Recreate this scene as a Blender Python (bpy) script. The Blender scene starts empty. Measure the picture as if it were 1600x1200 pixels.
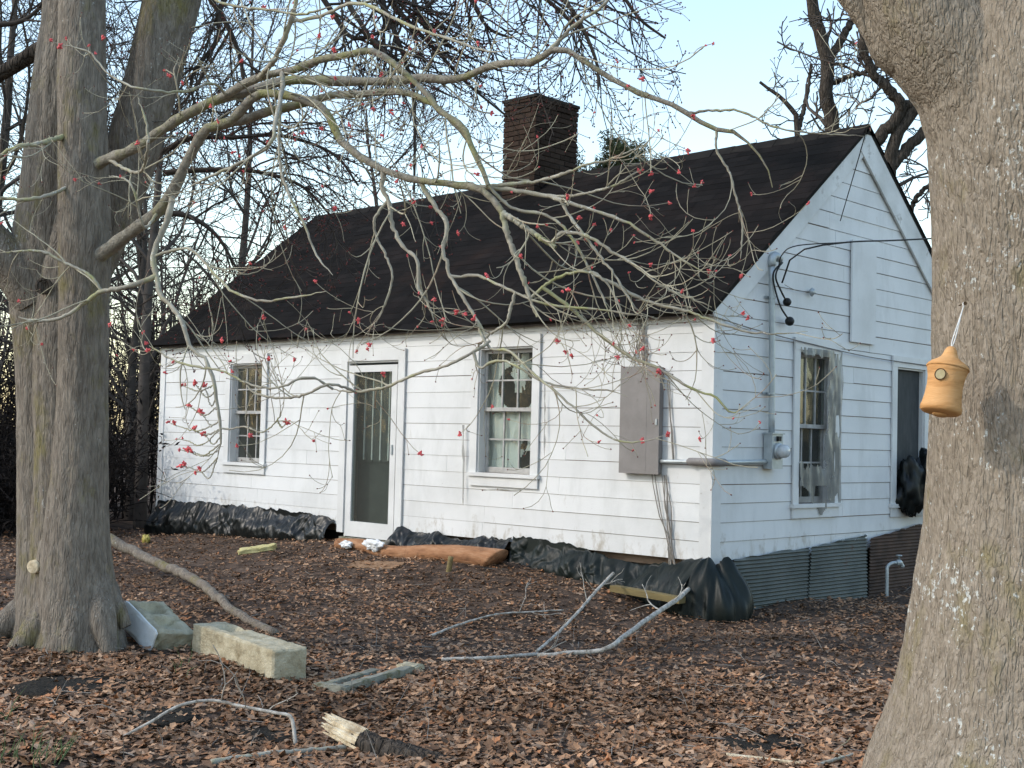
import bpy, math, numpy as np
from mathutils import Matrix, Vector
rng = np.random.default_rng(7)
SC = bpy.context.scene
COL = SC.collection

# ------------------------------------------------------------------ camera, sky, sun, exposure
CAM = np.array([7.2473, -10.3273, 1.1061]); YAW, PITCH, ROLL, F = .7667, .0426, .0248, 2014.2
_f = np.array([-math.sin(YAW)*math.cos(PITCH), math.cos(YAW)*math.cos(PITCH), math.sin(PITCH)])
_r = np.array([math.cos(YAW), math.sin(YAW), 0.]); _u = np.cross(_r, _f)
RX = math.cos(ROLL)*_r + math.sin(ROLL)*_u; UP = -math.sin(ROLL)*_r + math.cos(ROLL)*_u; FW = _f
cd = bpy.data.cameras.new('camera'); cam = bpy.data.objects.new('camera', cd); COL.objects.link(cam)
cam.matrix_world = Matrix(((RX[0], UP[0], -FW[0], CAM[0]), (RX[1], UP[1], -FW[1], CAM[1]),
                           (RX[2], UP[2], -FW[2], CAM[2]), (0, 0, 0, 1)))
cd.sensor_width = 36; cd.lens = 36*F/1600; cd.clip_start = .05; cd.clip_end = 1000
SC.camera = cam

SUN_EL, SUN_AZ = math.radians(34), math.radians(33)      # the low sun stands behind the viewer's left shoulder
sdir = np.array([-math.sin(SUN_AZ)*math.cos(SUN_EL), -math.cos(SUN_AZ)*math.cos(SUN_EL), math.sin(SUN_EL)])
w = bpy.data.worlds.new('World'); SC.world = w; w.use_nodes = True
nt = w.node_tree; bg = nt.nodes['Background']
sky = nt.nodes.new('ShaderNodeTexSky'); sky.sky_type = 'NISHITA'; sky.sun_disc = False
sky.sun_elevation = SUN_EL; sky.sun_rotation = math.atan2(sdir[0], sdir[1])
sky.air_density = 1.35; sky.dust_density = 1.0; sky.ozone_density = .35
nt.links.new(sky.outputs[0], bg.inputs[0]); bg.inputs[1].default_value = .15
sl = bpy.data.lights.new('sun', 'SUN'); sl.energy = .7; sl.angle = math.radians(.6); sl.color = (1, .93, .84)
so = bpy.data.objects.new('sun', sl); COL.objects.link(so); so.location = (-8, -14, 12)
so.rotation_euler = Vector(-sdir).to_track_quat('-Z', 'Y').to_euler()
SC.view_settings.view_transform = 'Standard'; SC.view_settings.look = 'None'
SC.view_settings.gamma = 1; SC.view_settings.use_curve_mapping = False
SC.view_settings.exposure = 1.15

# ------------------------------------------------------------------ helpers
def proj(X):
    q = np.asarray(X, float) - CAM
    d = q @ FW
    return 800 + F*(q @ RX)/d, 600 - F*(q @ UP)/d, d
def ray(px, py): return RX*(px-800)/F + UP*(600-py)/F + FW
def P(px, py, d): return CAM + ray(px, py)*d
def at(px, py, axis, val):
    r = ray(px, py); return CAM + r*(val-CAM[axis])/r[axis]

def _hash(i, j, k, s):
    n = (i*374761393 + j*668265263 + k*1274126177 + s*982451653) & 0x7fffffff
    n = ((n ^ (n >> 13))*1274126177) & 0x7fffffff
    return ((n ^ (n >> 16)) & 0xffff)/65535.
def noise(x, y, z=0., s=0):
    x, y, z = np.broadcast_arrays(np.asarray(x, float), np.asarray(y, float), np.asarray(z, float))
    i, j, k = np.floor(x).astype(np.int64), np.floor(y).astype(np.int64), np.floor(z).astype(np.int64)
    u, v, t = x-i, y-j, z-k
    u, v, t = u*u*(3-2*u), v*v*(3-2*v), t*t*(3-2*t)
    def h(a, b, c): return _hash(i+a, j+b, k+c, s)
    a = (h(0,0,0)*(1-u)+h(1,0,0)*u)*(1-v) + (h(0,1,0)*(1-u)+h(1,1,0)*u)*v
    b = (h(0,0,1)*(1-u)+h(1,0,1)*u)*(1-v) + (h(0,1,1)*(1-u)+h(1,1,1)*u)*v
    return (a*(1-t)+b*t)*2-1
def fbm(x, y, z=0., s=0, o=4):
    r, a = 0., 1.
    for q in range(o): r = r + a*noise(x*2**q, y*2**q, z*2**q, s+q); a *= .5
    return r

def gz(x, y):
    x, y = np.asarray(x, float), np.asarray(y, float)
    z = -.50 + np.interp(x, [-12, -9.8, -8.6, -7.2, -5.8, -4.6, -3.4, -2.4, -1.5, -.8, -.1, .6], [0, .06, .11, .17, .23, .26, .265, .25, .20, .13, .04, 0])*np.exp(-(np.minimum(y+.1, 0)/1.25)**2) - .07*np.exp(-((x-.3)/1.8)**2-((y-1)/3.5)**2)
    z = z + .10*np.exp(-((x+1.9)**2+(y+5.5)**2)/1.1) + .08*np.exp(-((x-4.9)**2+(y+6.1)**2)/1.5)
    near = np.exp(-((x+2)**2+(y+3)**2)/900.)
    return z + near*(.05*noise(x*.7, y*.7, 0, 3) + .022*noise(x*2.3, y*2.3, 0, 5))
def G(px, py, h=0.):
    d = 6.
    r = ray(px, py)
    for _ in range(40):
        p = CAM + r*d; d += (p[2]-gz(p[0], p[1])-h)/max(.05, -r[2])*.7
    return CAM + r*d

class MB:
    def __init__(s): s.v, s.f, s.c, s.n = [], [], [], 0
    def add(s, v, f, c=None):
        v = np.asarray(v, float).reshape(-1, 3); f = np.asarray(f, np.int64)
        s.v.append(v); s.f.append(f + s.n); s.n += len(v)
        if c is not None: s.c.append(np.broadcast_to(np.asarray(c, float), (len(v), 3)))
        return s
    def box(s, a, b):
        a, b = np.minimum(a, b), np.maximum(a, b)
        v = [(x, y, z) for z in (a[2], b[2]) for y in (a[1], b[1]) for x in (a[0], b[0])]
        return s.add(v, [(0,2,3,1), (4,5,7,6), (0,1,5,4), (2,6,7,3), (0,4,6,2), (1,3,7,5)])
    def hexa(s, v):     # 8 corners: 4 below then 4 above, both counter-clockwise seen from above
        return s.add(v, [(3,2,1,0), (4,5,6,7), (0,1,5,4), (1,2,6,5), (2,3,7,6), (3,0,4,7)])
    def mesh(s, name, m, smooth=False):
        V = np.concatenate(s.v); me = bpy.data.meshes.new(name)
        me.vertices.add(len(V)); me.vertices.foreach_set('co', V.astype(np.float32).ravel())
        idx = np.concatenate([f.ravel() for f in s.f]); cnt = np.concatenate([np.full(len(f), f.shape[1]) for f in s.f])
        me.loops.add(len(idx)); me.loops.foreach_set('vertex_index', idx.astype(np.int32))
        st = np.concatenate([[0], np.cumsum(cnt)[:-1]])
        me.polygons.add(len(cnt)); me.polygons.foreach_set('loop_start', st.astype(np.int32))
        me.polygons.foreach_set('use_smooth', np.full(len(cnt), smooth, bool))
        me.update(calc_edges=True)
        if s.c:
            C = np.concatenate(s.c); C = np.concatenate([C, np.ones((len(C), 1))], 1)
            a = me.color_attributes.new('Col', 'FLOAT_COLOR', 'POINT'); a.data.foreach_set('color', C.astype(np.float32).ravel())
        me.materials.append(m); return me
    def build(s, name, m, parent=None, smooth=False):
        o = bpy.data.objects.new(name, s.mesh(name, m, smooth)); COL.objects.link(o)
        if parent is not None: link_to(o, parent)
        return o
WM = {}
def link_to(o, parent):       # all geometry is given in world space: keep it there under a moved parent
    o.parent = parent
    o.matrix_parent_inverse = WM.get(parent.name, Matrix.Identity(4)).inverted()
def tag(o, label, cat, group=None):
    o['label'] = label; o['category'] = cat
    if group: o['group'] = group
    return o
def thing(name, loc, label, cat, group=None):
    o = bpy.data.objects.new(name, None); COL.objects.link(o); o.location = tuple(loc)
    o.empty_display_size = .1
    WM[o.name] = Matrix.Translation(Vector(loc)); return tag(o, label, cat, group)
def kind(o, k): o['kind'] = k; return o

def frames(Pt):
    T = np.gradient(Pt, axis=1); T /= np.linalg.norm(T, axis=2, keepdims=True)+1e-9
    N = np.zeros_like(Pt)
    ref = np.where(np.abs(T[:, 0, 2:3]) > .8, np.array([[1., 0, 0]]), np.array([[0., 0, 1]]))
    n = np.cross(T[:, 0], ref); n /= np.linalg.norm(n, axis=1, keepdims=True)+1e-9; N[:, 0] = n
    for k in range(1, Pt.shape[1]):
        n = n - (n*T[:, k]).sum(1, keepdims=True)*T[:, k]; n /= np.linalg.norm(n, axis=1, keepdims=True)+1e-9; N[:, k] = n
    return T, N, np.cross(T, N)
def tubes(mb, Pt, Rd, S=4, caps=False, disp=None, col=None):
    Pt = np.asarray(Pt, float); Rd = np.asarray(Rd, float)
    if Pt.ndim == 2: Pt, Rd = Pt[None], Rd[None]
    M, K, _ = Pt.shape
    T, N, B = frames(Pt); a = np.arange(S)/S*2*np.pi
    dirs = N[:, :, None]*np.cos(a)[None, None, :, None] + B[:, :, None]*np.sin(a)[None, None, :, None]
    R = Rd[:, :, None]
    V = Pt[:, :, None] + dirs*R[..., None]
    if disp is not None: V = V + dirs*(disp(V, a)*R)[..., None]
    idx = np.arange(M*K*S).reshape(M, K, S); nx = np.roll(idx, -1, axis=2)
    q = np.stack([idx[:, :-1], nx[:, :-1], nx[:, 1:], idx[:, 1:]], -1).reshape(-1, 4)
    base = mb.n
    mb.add(V, q, None if col is None else np.repeat(col, K*S, 0) if np.ndim(col) == 2 else col)
    if caps:
        for m in range(M):
            mb.f.append(base + idx[m, 0, ::-1][None]); mb.f.append(base + idx[m, -1][None])
    return mb
def cat(pts, K):
    p = np.asarray(pts, float)
    if len(p) == 2: return p[0]+(p[1]-p[0])*np.linspace(0, 1, K)[:, None]
    e = np.concatenate([[2*p[0]-p[1]], p, [2*p[-1]-p[-2]]])
    d = np.concatenate([[0], np.cumsum(np.linalg.norm(np.diff(p[:, :3], axis=0), axis=1)+1e-6)])
    u = np.linspace(0, d[-1], K); i = np.clip(np.searchsorted(d, u, 'right')-1, 0, len(p)-2)
    t = ((u-d[i])/(d[i+1]-d[i]))[:, None]
    a, b, c, f = e[i], e[i+1], e[i+2], e[i+3]
    return .5*(2*b+(c-a)*t+(2*a-5*b+4*c-f)*t*t+(3*b-a-3*c+f)*t**3)
def grow(Pt, Rd, n, L, ang, rr, tmin=.25, up=0., wig=.15, K=6, tip=.4, rmin=.002, g=rng, bend=0.):
    M, Kp, _ = Pt.shape
    i = np.repeat(np.arange(M), n); N_ = len(i)
    t = tmin+(1-tmin)*g.random(N_); x = t*(Kp-1); k = np.minimum(x.astype(int), Kp-2); f = (x-k)[:, None]
    p = Pt[i, k]*(1-f)+Pt[i, k+1]*f; T = Pt[i, k+1]-Pt[i, k]; T /= np.linalg.norm(T, axis=1, keepdims=True)+1e-9
    r = (Rd[i, k]*(1-f[:, 0])+Rd[i, k+1]*f[:, 0])*rr
    v = g.normal(size=(N_, 3)); v -= (v*T).sum(1, keepdims=True)*T; v /= np.linalg.norm(v, axis=1, keepdims=True)+1e-9
    a = np.radians(g.uniform(ang[0], ang[1], N_))[:, None]
    d = T*np.cos(a)+v*np.sin(a)
    ln = (g.uniform(L[0], L[1], N_)*(1.15-.6*t))[:, None]
    out = np.zeros((N_, K, 3)); out[:, 0] = p; bv = g.normal(size=(N_, 3))*bend
    for q in range(1, K):
        uv = up(q/(K-1)) if callable(up) else up
        d = d + g.normal(size=(N_, 3))*wig + bv + np.array([0, 0, uv]); d /= np.linalg.norm(d, axis=1, keepdims=True)
        p = p + d*ln/(K-1); out[:, q] = p
    R = np.maximum(r[:, None]*np.linspace(1, tip, K)[None], rmin)
    return out, R

# ------------------------------------------------------------------ materials
def mat(name, cols, scale=4., rough=.8, bump=0., bscale=None, stretch=(1, 1, 1), spec=.3, metal=0., detail=6., pos=None, attr=False, rnd=0., extra=None, plates=None):
    m = bpy.data.materials.new(name); m.use_nodes = True; t = m.node_tree; N, L = t.nodes, t.links
    b = N['Principled BSDF']; b.inputs['Roughness'].default_value = rough; b.inputs['Metallic'].default_value = metal
    b.inputs['Specular IOR Level'].default_value = spec
    tc = N.new('ShaderNodeTexCoord'); mp = N.new('ShaderNodeMapping'); mp.inputs['Scale'].default_value = stretch
    L.new(tc.outputs['Object'], mp.inputs[0])
    nz = N.new('ShaderNodeTexNoise'); nz.inputs['Scale'].default_value = scale; nz.inputs['Detail'].default_value = detail
    nz.inputs['Roughness'].default_value = .62
    L.new(mp.outputs[0], nz.inputs['Vector'])
    cr = N.new('ShaderNodeValToRGB'); e = cr.color_ramp.elements
    ps = pos or list(np.linspace(.3, .7, len(cols)))
    while len(e) < len(cols): e.new(.5)
    for k, c in enumerate(cols): e[k].position = ps[k]; e[k].color = (*c, 1)
    L.new(nz.outputs[0], cr.inputs[0]); out = cr.outputs[0]
    if attr:
        va = N.new('ShaderNodeVertexColor'); va.layer_name = 'Col'
        mx = N.new('ShaderNodeMix'); mx.data_type = 'RGBA'; mx.blend_type = 'MULTIPLY'; mx.inputs[0].default_value = 1
        L.new(out, mx.inputs[6]); L.new(va.outputs[0], mx.inputs[7]); out = mx.outputs[2]
    if rnd:
        oi = N.new('ShaderNodeObjectInfo'); mr = N.new('ShaderNodeMapRange'); mr.inputs[3].default_value = 1-rnd; mr.inputs[4].default_value = 1
        L.new(oi.outputs['Random'], mr.inputs[0])
        mx = N.new('ShaderNodeMix'); mx.data_type = 'RGBA'; mx.blend_type = 'MULTIPLY'; mx.inputs[0].default_value = 1
        L.new(out, mx.inputs[6]); L.new(mr.outputs[0], mx.inputs[7]); out = mx.outputs[2]
    if extra: out = extra(N, L, tc, out)
    L.new(out, b.inputs['Base Color'])
    if bump:
        bn = N.new('ShaderNodeTexNoise'); bn.inputs['Scale'].default_value = bscale or scale*4; bn.inputs['Detail'].default_value = 8
        L.new(mp.outputs[0], bn.inputs['Vector'])
        bp = N.new('ShaderNodeBump'); bp.inputs['Strength'].default_value = 1; bp.inputs['Distance'].default_value = bump
        L.new(bn.outputs[0], bp.inputs['Height']); L.new(bp.outputs[0], b.inputs['Normal'])
        if plates:
            vm = N.new('ShaderNodeMapping'); vm.inputs['Scale'].default_value = (1, 1, plates[2]); L.new(tc.outputs['Object'], vm.inputs[0])
            dn = N.new('ShaderNodeTexNoise'); dn.inputs['Scale'].default_value = plates[0]*.8; L.new(vm.outputs[0], dn.inputs['Vector'])
            va_ = N.new('ShaderNodeVectorMath'); va_.operation = 'MULTIPLY_ADD'; va_.inputs[1].default_value = (.06, .06, .06); L.new(dn.outputs['Color'], va_.inputs[0]); L.new(vm.outputs[0], va_.inputs[2])
            vo = N.new('ShaderNodeTexVoronoi'); vo.feature = 'DISTANCE_TO_EDGE'; vo.inputs['Scale'].default_value = plates[0]; L.new(va_.outputs[0], vo.inputs['Vector'])
            mr_ = N.new('ShaderNodeMapRange'); mr_.inputs[2].default_value = .22; L.new(vo.outputs['Distance'], mr_.inputs[0])
            b2 = N.new('ShaderNodeBump'); b2.inputs['Distance'].default_value = plates[1]; L.new(mr_.outputs[0], b2.inputs['Height']); L.new(bp.outputs[0], b2.inputs['Normal']); L.new(b2.outputs[0], b.inputs['Normal'])
    return m
def patches(col, scale, lo, hi, stretch=(1, 1, 1), detail=5., zr=None, mod=0., mscale=2.):
    """worn or grown patches of another colour; zr fades them in along object z"""
    def f(N, L, tc, out):
        mp = N.new('ShaderNodeMapping'); mp.inputs['Scale'].default_value = stretch; L.new(tc.outputs['Object'], mp.inputs[0])
        n = N.new('ShaderNodeTexNoise'); n.inputs['Scale'].default_value = scale; n.inputs['Detail'].default_value = detail; n.inputs['Roughness'].default_value = .7
        L.new(mp.outputs[0], n.inputs['Vector']); h = n.outputs[0]
        if mod:
            n2 = N.new('ShaderNodeTexNoise'); n2.inputs['Scale'].default_value = mscale; n2.inputs['Detail'].default_value = 3; L.new(tc.outputs['Object'], n2.inputs['Vector'])
            m3 = N.new('ShaderNodeMapRange'); m3.inputs[1].default_value = .3; m3.inputs[2].default_value = .7; m3.inputs[3].default_value = -mod; m3.inputs[4].default_value = mod; L.new(n2.outputs[0], m3.inputs[0])
            a3 = N.new('ShaderNodeMath'); L.new(h, a3.inputs[0]); L.new(m3.outputs[0], a3.inputs[1]); h = a3.outputs[0]
        if zr:
            sx = N.new('ShaderNodeSeparateXYZ'); L.new(tc.outputs['Object'], sx.inputs[0])
            m2 = N.new('ShaderNodeMapRange'); m2.inputs[1].default_value = zr[0]; m2.inputs[2].default_value = zr[1]
            m2.inputs[3].default_value = zr[2]; m2.inputs[4].default_value = zr[3]; L.new(sx.outputs[2], m2.inputs[0])
            ad = N.new('ShaderNodeMath'); L.new(h, ad.inputs[0]); L.new(m2.outputs[0], ad.inputs[1]); h = ad.outputs[0]
        mr = N.new('ShaderNodeMapRange'); mr.inputs[1].default_value = lo; mr.inputs[2].default_value = hi; L.new(h, mr.inputs[0])
        mx = N.new('ShaderNodeMix'); mx.data_type = 'RGBA'; L.new(mr.outputs[0], mx.inputs[0]); L.new(out, mx.inputs[6]); mx.inputs[7].default_value = (*col, 1)
        return mx.outputs[2]
    return f
def chain(*fs):
    def f(N, L, tc, out):
        for g in fs: out = g(N, L, tc, out)
        return out
    return f
PAINT = mat('white_paint', [(.62,.63,.62), (.71,.72,.715), (.75,.76,.755)], 1.3, .55, .0012, 60, (1, 1, 1), .35, rnd=.06,
            extra=chain(patches((.52,.50,.46), 9, .64, .80, (1, 1, .35)), patches((.36,.31,.26), 26, .68, .75, (1, 1, 2.2)), patches((.42,.39,.34), 7, .60, .78, (1, 1, .5), zr=(-.05, .42, .16, -.12)), patches((.60,.61,.60), 2.2, .52, .70, (1, 1, .3))))
TRIM = mat('trim_paint', [(.60,.605,.595), (.73,.74,.73)], 2.2, .5, .001, 50, spec=.35, rnd=.05, extra=patches((.45,.43,.40), 12, .64, .76))
RAKE = mat('weathered_trim', [(.52,.53,.51), (.74,.75,.74)], 2.6, .6, .001, 50, spec=.3, extra=patches((.30,.28,.25), 4, .60, .72))
SASH = mat('worn_sash_paint', [(.30,.295,.28), (.50,.495,.475)], 9, .7, .001, 60, spec=.2)
WOOD = mat('bare_board', [(.16,.105,.075), (.30,.22,.16)], 3, .85, .002, 40, (1, 1, 5))
ROOF = mat('asphalt_roof', [(.006,.006,.006), (.010,.009,.0085), (.015,.012,.011)], 1.1, .95, .003, 120, spec=.06, attr=True,
           extra=patches((.022,.014,.011), .8, .56, .72))
TAR = mat('roof_edge', [(.012,.011,.010), (.022,.019,.016)], 6, .9, .002, 40, spec=.1)
BRICK = mat('old_brick', [(.026,.019,.015), (.052,.034,.026), (.042,.037,.031)], 7, .92, .004, 40, spec=.1, rnd=.45)
MORTAR = mat('sooty_mortar', [(.022,.020,.018), (.045,.041,.036)], 12, .95, .004, 60, spec=.1)
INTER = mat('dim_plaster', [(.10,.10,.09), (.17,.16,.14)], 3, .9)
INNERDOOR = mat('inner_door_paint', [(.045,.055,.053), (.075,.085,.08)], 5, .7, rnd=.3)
GALV = mat('galvanised_metal', [(.34,.38,.39), (.48,.52,.53)], 8, .42, .0008, 60, spec=.5, metal=.35, extra=patches((.20,.17,.14), 6, .62, .74))
GREYBOX = mat('grey_enamel', [(.20,.185,.175), (.265,.248,.236)], 4, .6, .0008, 40, spec=.3, extra=patches((.14,.12,.11), 5, .6, .75))
SKIRTM = mat('corrugated_metal', [(.075,.088,.082), (.14,.155,.145)], 3, .6, .001, 40, spec=.4, metal=.3,
             extra=chain(patches((.10,.06,.045), 3, .60, .70), patches((.74,.76,.76), 6, .70, .72, (1, 2.2, .9), zr=(-.12, .14, -.25, .24))))
RUSTM = mat('rusty_metal', [(.045,.033,.028), (.11,.072,.055)], 4, .8, .001, 40, spec=.2,
            extra=patches((.74,.76,.76), 6, .70, .72, (1, 2.2, .9), zr=(0, .24, -.3, .22)))
def plastic(name, cols, rough, spec=.5):
    return mat(name, cols, 5, rough, .006, 9, (1, 1, .4), spec=spec)
BLACKP = plastic('black_plastic', [(.003,.004,.004), (.010,.013,.013)], .36, .28)
GREENP = plastic('dusty_dark_plastic', [(.004,.007,.006), (.013,.019,.017)], .46, .22)
def thin(name, col, alpha, rough=.35):
    m = bpy.data.materials.new(name); m.use_nodes = True; t = m.node_tree; N, L = t.nodes, t.links
    b = N['Principled BSDF']; b.inputs['Base Color'].default_value = (*col, 1); b.inputs['Roughness'].default_value = rough
    tc = N.new('ShaderNodeTexCoord'); n = N.new('ShaderNodeTexNoise'); n.inputs['Scale'].default_value = 6; n.inputs['Detail'].default_value = 6
    L.new(tc.outputs['Object'], n.inputs['Vector']); mr = N.new('ShaderNodeMapRange'); mr.inputs[1].default_value = .3; mr.inputs[2].default_value = .7
    mr.inputs[3].default_value = alpha[0]; mr.inputs[4].default_value = alpha[1]; L.new(n.outputs[0], mr.inputs[0]); L.new(mr.outputs[0], b.inputs['Alpha'])
    return m
FILM = thin('cloudy_film', (.20,.205,.19), (.55, .92)); WFILM = thin('pale_film', (.84,.85,.84), (.92, 1.), .6)
GLASS = bpy.data.materials.new('window_glass'); GLASS.use_nodes = True
def _glass():
    t = GLASS.node_tree; N, L = t.nodes, t.links; N.remove(N['Principled BSDF']); o = N['Material Output']
    tr = N.new('ShaderNodeBsdfTransparent'); tr.inputs[0].default_value = (.86,.9,.88, 1)
    gl = N.new('ShaderNodeBsdfGlossy'); gl.inputs['Roughness'].default_value = .03; gl.inputs[0].default_value = (.8,.8,.8,1)
    lw = N.new('ShaderNodeLayerWeight'); lw.inputs[0].default_value = .5
    pw = N.new('ShaderNodeMath'); pw.operation = 'POWER'; pw.inputs[1].default_value = 4.; L.new(lw.outputs['Facing'], pw.inputs[0])
    fr = N.new('ShaderNodeMapRange'); fr.inputs[3].default_value = .022; fr.inputs[4].default_value = .9; L.new(pw.outputs[0], fr.inputs[0])
    tc = N.new('ShaderNodeTexCoord'); n = N.new('ShaderNodeTexNoise'); n.inputs['Scale'].default_value = 2.5
    L.new(tc.outputs['Object'], n.inputs['Vector']); bp = N.new('ShaderNodeBump'); bp.inputs['Distance'].default_value = .004
    L.new(n.outputs[0], bp.inputs['Height']); L.new(bp.outputs[0], gl.inputs['Normal'])
    mx = N.new('ShaderNodeMixShader'); L.new(fr.outputs[0], mx.inputs[0]); L.new(tr.outputs[0], mx.inputs[1]); L.new(gl.outputs[0], mx.inputs[2])
    d = N.new('ShaderNodeBsdfDiffuse'); d.inputs[0].default_value = (.3,.3,.27, 1)
    m2 = N.new('ShaderNodeMixShader'); m2.inputs[0].default_value = .07; L.new(mx.outputs[0], m2.inputs[1]); L.new(d.outputs[0], m2.inputs[2])
    L.new(m2.outputs[0], o.inputs[0])
_glass()
def barkmat(name, cols, scale, moss, mossamt, lich, lichlo, bump=.006, stretch=(1, 1, .25), plates=None):
    return mat(name, cols, scale, .92, bump, scale*3, stretch, .12, plates=plates,
               extra=chain(patches(moss, 3.2, mossamt, mossamt+.16, (1, 1, .6)), patches(lich, 42, lichlo, lichlo+.035, (1, 1, .75), detail=4., mod=.10, mscale=2.4)))
MAPLE = barkmat('maple_bark', [(.145,.122,.098), (.215,.186,.152), (.285,.25,.205)], 20, (.20,.175,.08), .54, (.36,.36,.33), .70, .010, (1, 1, .35), plates=(38, .006, .15))
LIMB = barkmat('flashlit_lichen_limb', [(.24,.215,.17), (.36,.335,.27), (.46,.44,.36)], 9, (.34,.345,.16), .50, (.55,.55,.50), .66, .003, (1, 1, 1))  # flash brightness on the near boughs is put into this bark colour
BOUGH = barkmat('mossy_bough_bark', [(.15,.13,.105), (.25,.225,.18), (.33,.305,.25)], 24, (.25,.25,.11), .50, (.48,.48,.43), .70, .008, (1, 1, 1))
DEADB = mat('bleached_branch', [(.20,.18,.15), (.42,.39,.34), (.60,.57,.51)], 22, .9, .003, 60, spec=.1, extra=patches((.13,.115,.09), 30, .58, .66))
TWIG = mat('flashlit_twig_bark', [(.27,.245,.18), (.42,.39,.29), (.50,.47,.34)], 6, .8, spec=.2, extra=patches((.30,.17,.12), 3, .55, .7))  # pale because flash light on the near twigs is painted in
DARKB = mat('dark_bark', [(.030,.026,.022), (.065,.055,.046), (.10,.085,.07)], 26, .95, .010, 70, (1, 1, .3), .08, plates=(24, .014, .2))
DARKT = mat('dark_unlit_twig_bark', [(.05,.042,.037), (.10,.085,.073)], 6, .9, spec=.08)  # on the maple, lack of flash is painted as dark bark; also oak crowns
MAPLE2 = barkmat('brown_maple_bark', [(.070,.055,.043), (.11,.088,.07), (.15,.122,.098)], 20, (.13,.11,.06), .58, (.3,.3,.27), .74, .010, (1, 1, .3), plates=(24, .012, .16))
OAK = barkmat('oak_bark', [(.21,.173,.130), (.285,.24,.185), (.35,.30,.24)], 30, (.23,.195,.10), .56, (.54,.55,.51), .645, .010, (1, 1, .5), plates=(42, .0045, .25))
BACKB = mat('backwood_bark', [(.055,.048,.043), (.115,.10,.088)], 4, .95, spec=.05)
PINE = mat('pine_needles', [(.025,.035,.018), (.06,.075,.04)], 3, .9, spec=.1)
BRUSH = mat('shaded_dead_brush', [(.010,.009,.009), (.024,.020,.018)], 3, .95, spec=.03)  # near-black tone holds the thicket's shade and flash falloff in its colour
BLOSSOM = mat('red_blossom', [(.60,.07,.08), (.80,.17,.17)], 60, .6, spec=.3)
BUD = mat('dark_bud', [(.10,.03,.03), (.20,.06,.05)], 40, .7, spec=.2)
SOIL = mat('leafy_soil', [(.030,.022,.017), (.085,.060,.045), (.14,.10,.075)], 5, .95, .02, 30, spec=.08, extra=patches((.022,.017,.014), 1.2, .52, .7))
LEAF = mat('dead_leaves', [(.72,.72,.72), (1, 1, 1)], 30, .9, .002, 120, spec=.06, attr=True)
CONC = mat('yellowed_concrete', [(.29,.25,.165), (.42,.375,.265), (.51,.47,.35)], 9, .95, .008, 70, spec=.1, extra=chain(patches((.22,.18,.11), 4, .56, .70), patches((.16,.14,.10), 40, .64, .70)))
CONCG = mat('grey_concrete', [(.15,.15,.12), (.24,.235,.19), (.32,.31,.26)], 6, .92, .006, 60, spec=.15, extra=patches((.12,.12,.06), 5, .52, .66))
CONC2 = mat('pale_grey_concrete', [(.27,.245,.17), (.40,.37,.27), (.50,.465,.35)], 6, .92, .006, 60, spec=.1, extra=patches((.17,.16,.09), 5, .55, .68))
WHITEF = mat('white_wash', [(.62,.63,.60), (.82,.83,.82)], 7, .8, .003, 40, spec=.2)
FOAM = mat('yellow_foam', [(.42,.37,.16), (.60,.55,.30)], 6, .9, .004, 50, spec=.1)
CARPET = mat('rust_brown_roll', [(.20,.10,.055), (.33,.17,.09), (.42,.24,.14)], 9, .95, .012, 26, (.4, 2, 2), .08, extra=patches((.16,.085,.05), 6, .55, .7))
CARD = mat('damp_cardboard', [(.20,.12,.07), (.32,.20,.12)], 7, .9, .003, 40, spec=.1)
SCRAP = mat('crumpled_white', [(.55,.57,.58), (.80,.82,.83)], 9, .5, .006, 30, spec=.4)
DSTONE = mat('dark_stone', [(.014,.013,.011), (.040,.035,.028)], 14, .95, .025, 40, spec=.1)
ROT = mat('broken_pale_wood', [(.30,.22,.13), (.62,.52,.36), (.75,.68,.52)], 14, .9, .008, 50, (1, 1, 1), .1)
BIRDW = mat('turned_wood', [(.46,.22,.075), (.62,.33,.13), (.66,.38,.17)], 7, .7, .002, 50, (1, 1, 7), .2, extra=patches((.36,.22,.11), 16, .60, .70, zr=(1.19, 1.30, .14, -.15)))
HOLE = mat('hole_plug', [(.30,.24,.12), (.46,.40,.24)], 30, .8)
DARKRING = mat('dark_ring', [(.06,.035,.015), (.10,.06,.03)], 20, .8)
CORD = mat('white_cord', [(.65,.65,.62), (.82,.82,.80)], 60, .8)
RUBBER = mat('black_rubber', [(.008,.008,.008), (.02,.02,.02)], 20, .55, spec=.3)
YPLANK = mat('yellow_plank', [(.13,.10,.045), (.24,.19,.085)], 6, .85, .002, 40, (.3, 3, 3))
GRASSM = mat('green_grass', [(.05,.09,.03), (.10,.15,.06)], 8, .7)
VINE = mat('dead_vine_bark', [(.17,.15,.13), (.29,.27,.24)], 12, .9)

# ------------------------------------------------------------------ ground
def make_ground():
    ax = np.concatenate([-np.geomspace(16, 400, 16)[::-1], np.linspace(-15, 15, 151), np.geomspace(16, 400, 16)])
    X, Y = np.meshgrid(ax-1.5, ax-1.5, indexing='ij'); n = len(ax)
    V = np.stack([X, Y, gz(X, Y)], -1); i = np.arange(n*n).reshape(n, n)
    q = np.stack([i[:-1, :-1], i[1:, :-1], i[1:, 1:], i[:-1, 1:]], -1).reshape(-1, 4)
    o = MB().add(V, q).build('ground', SOIL, smooth=True); kind(o, 'structure')
make_ground()

# ------------------------------------------------------------------ house
HL, HD, HH, RR = 10.03, 5.744, 2.45, 2.2536       # length, depth, eave height, roof rise
HY = HD/2
house = thing('house', (-HL/2, HY, 0), 'small white clapboard house with dark gable roof and brick chimney', 'house')
def roofz(y): return HH + RR*(1-abs(y-HY)/HY)
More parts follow.
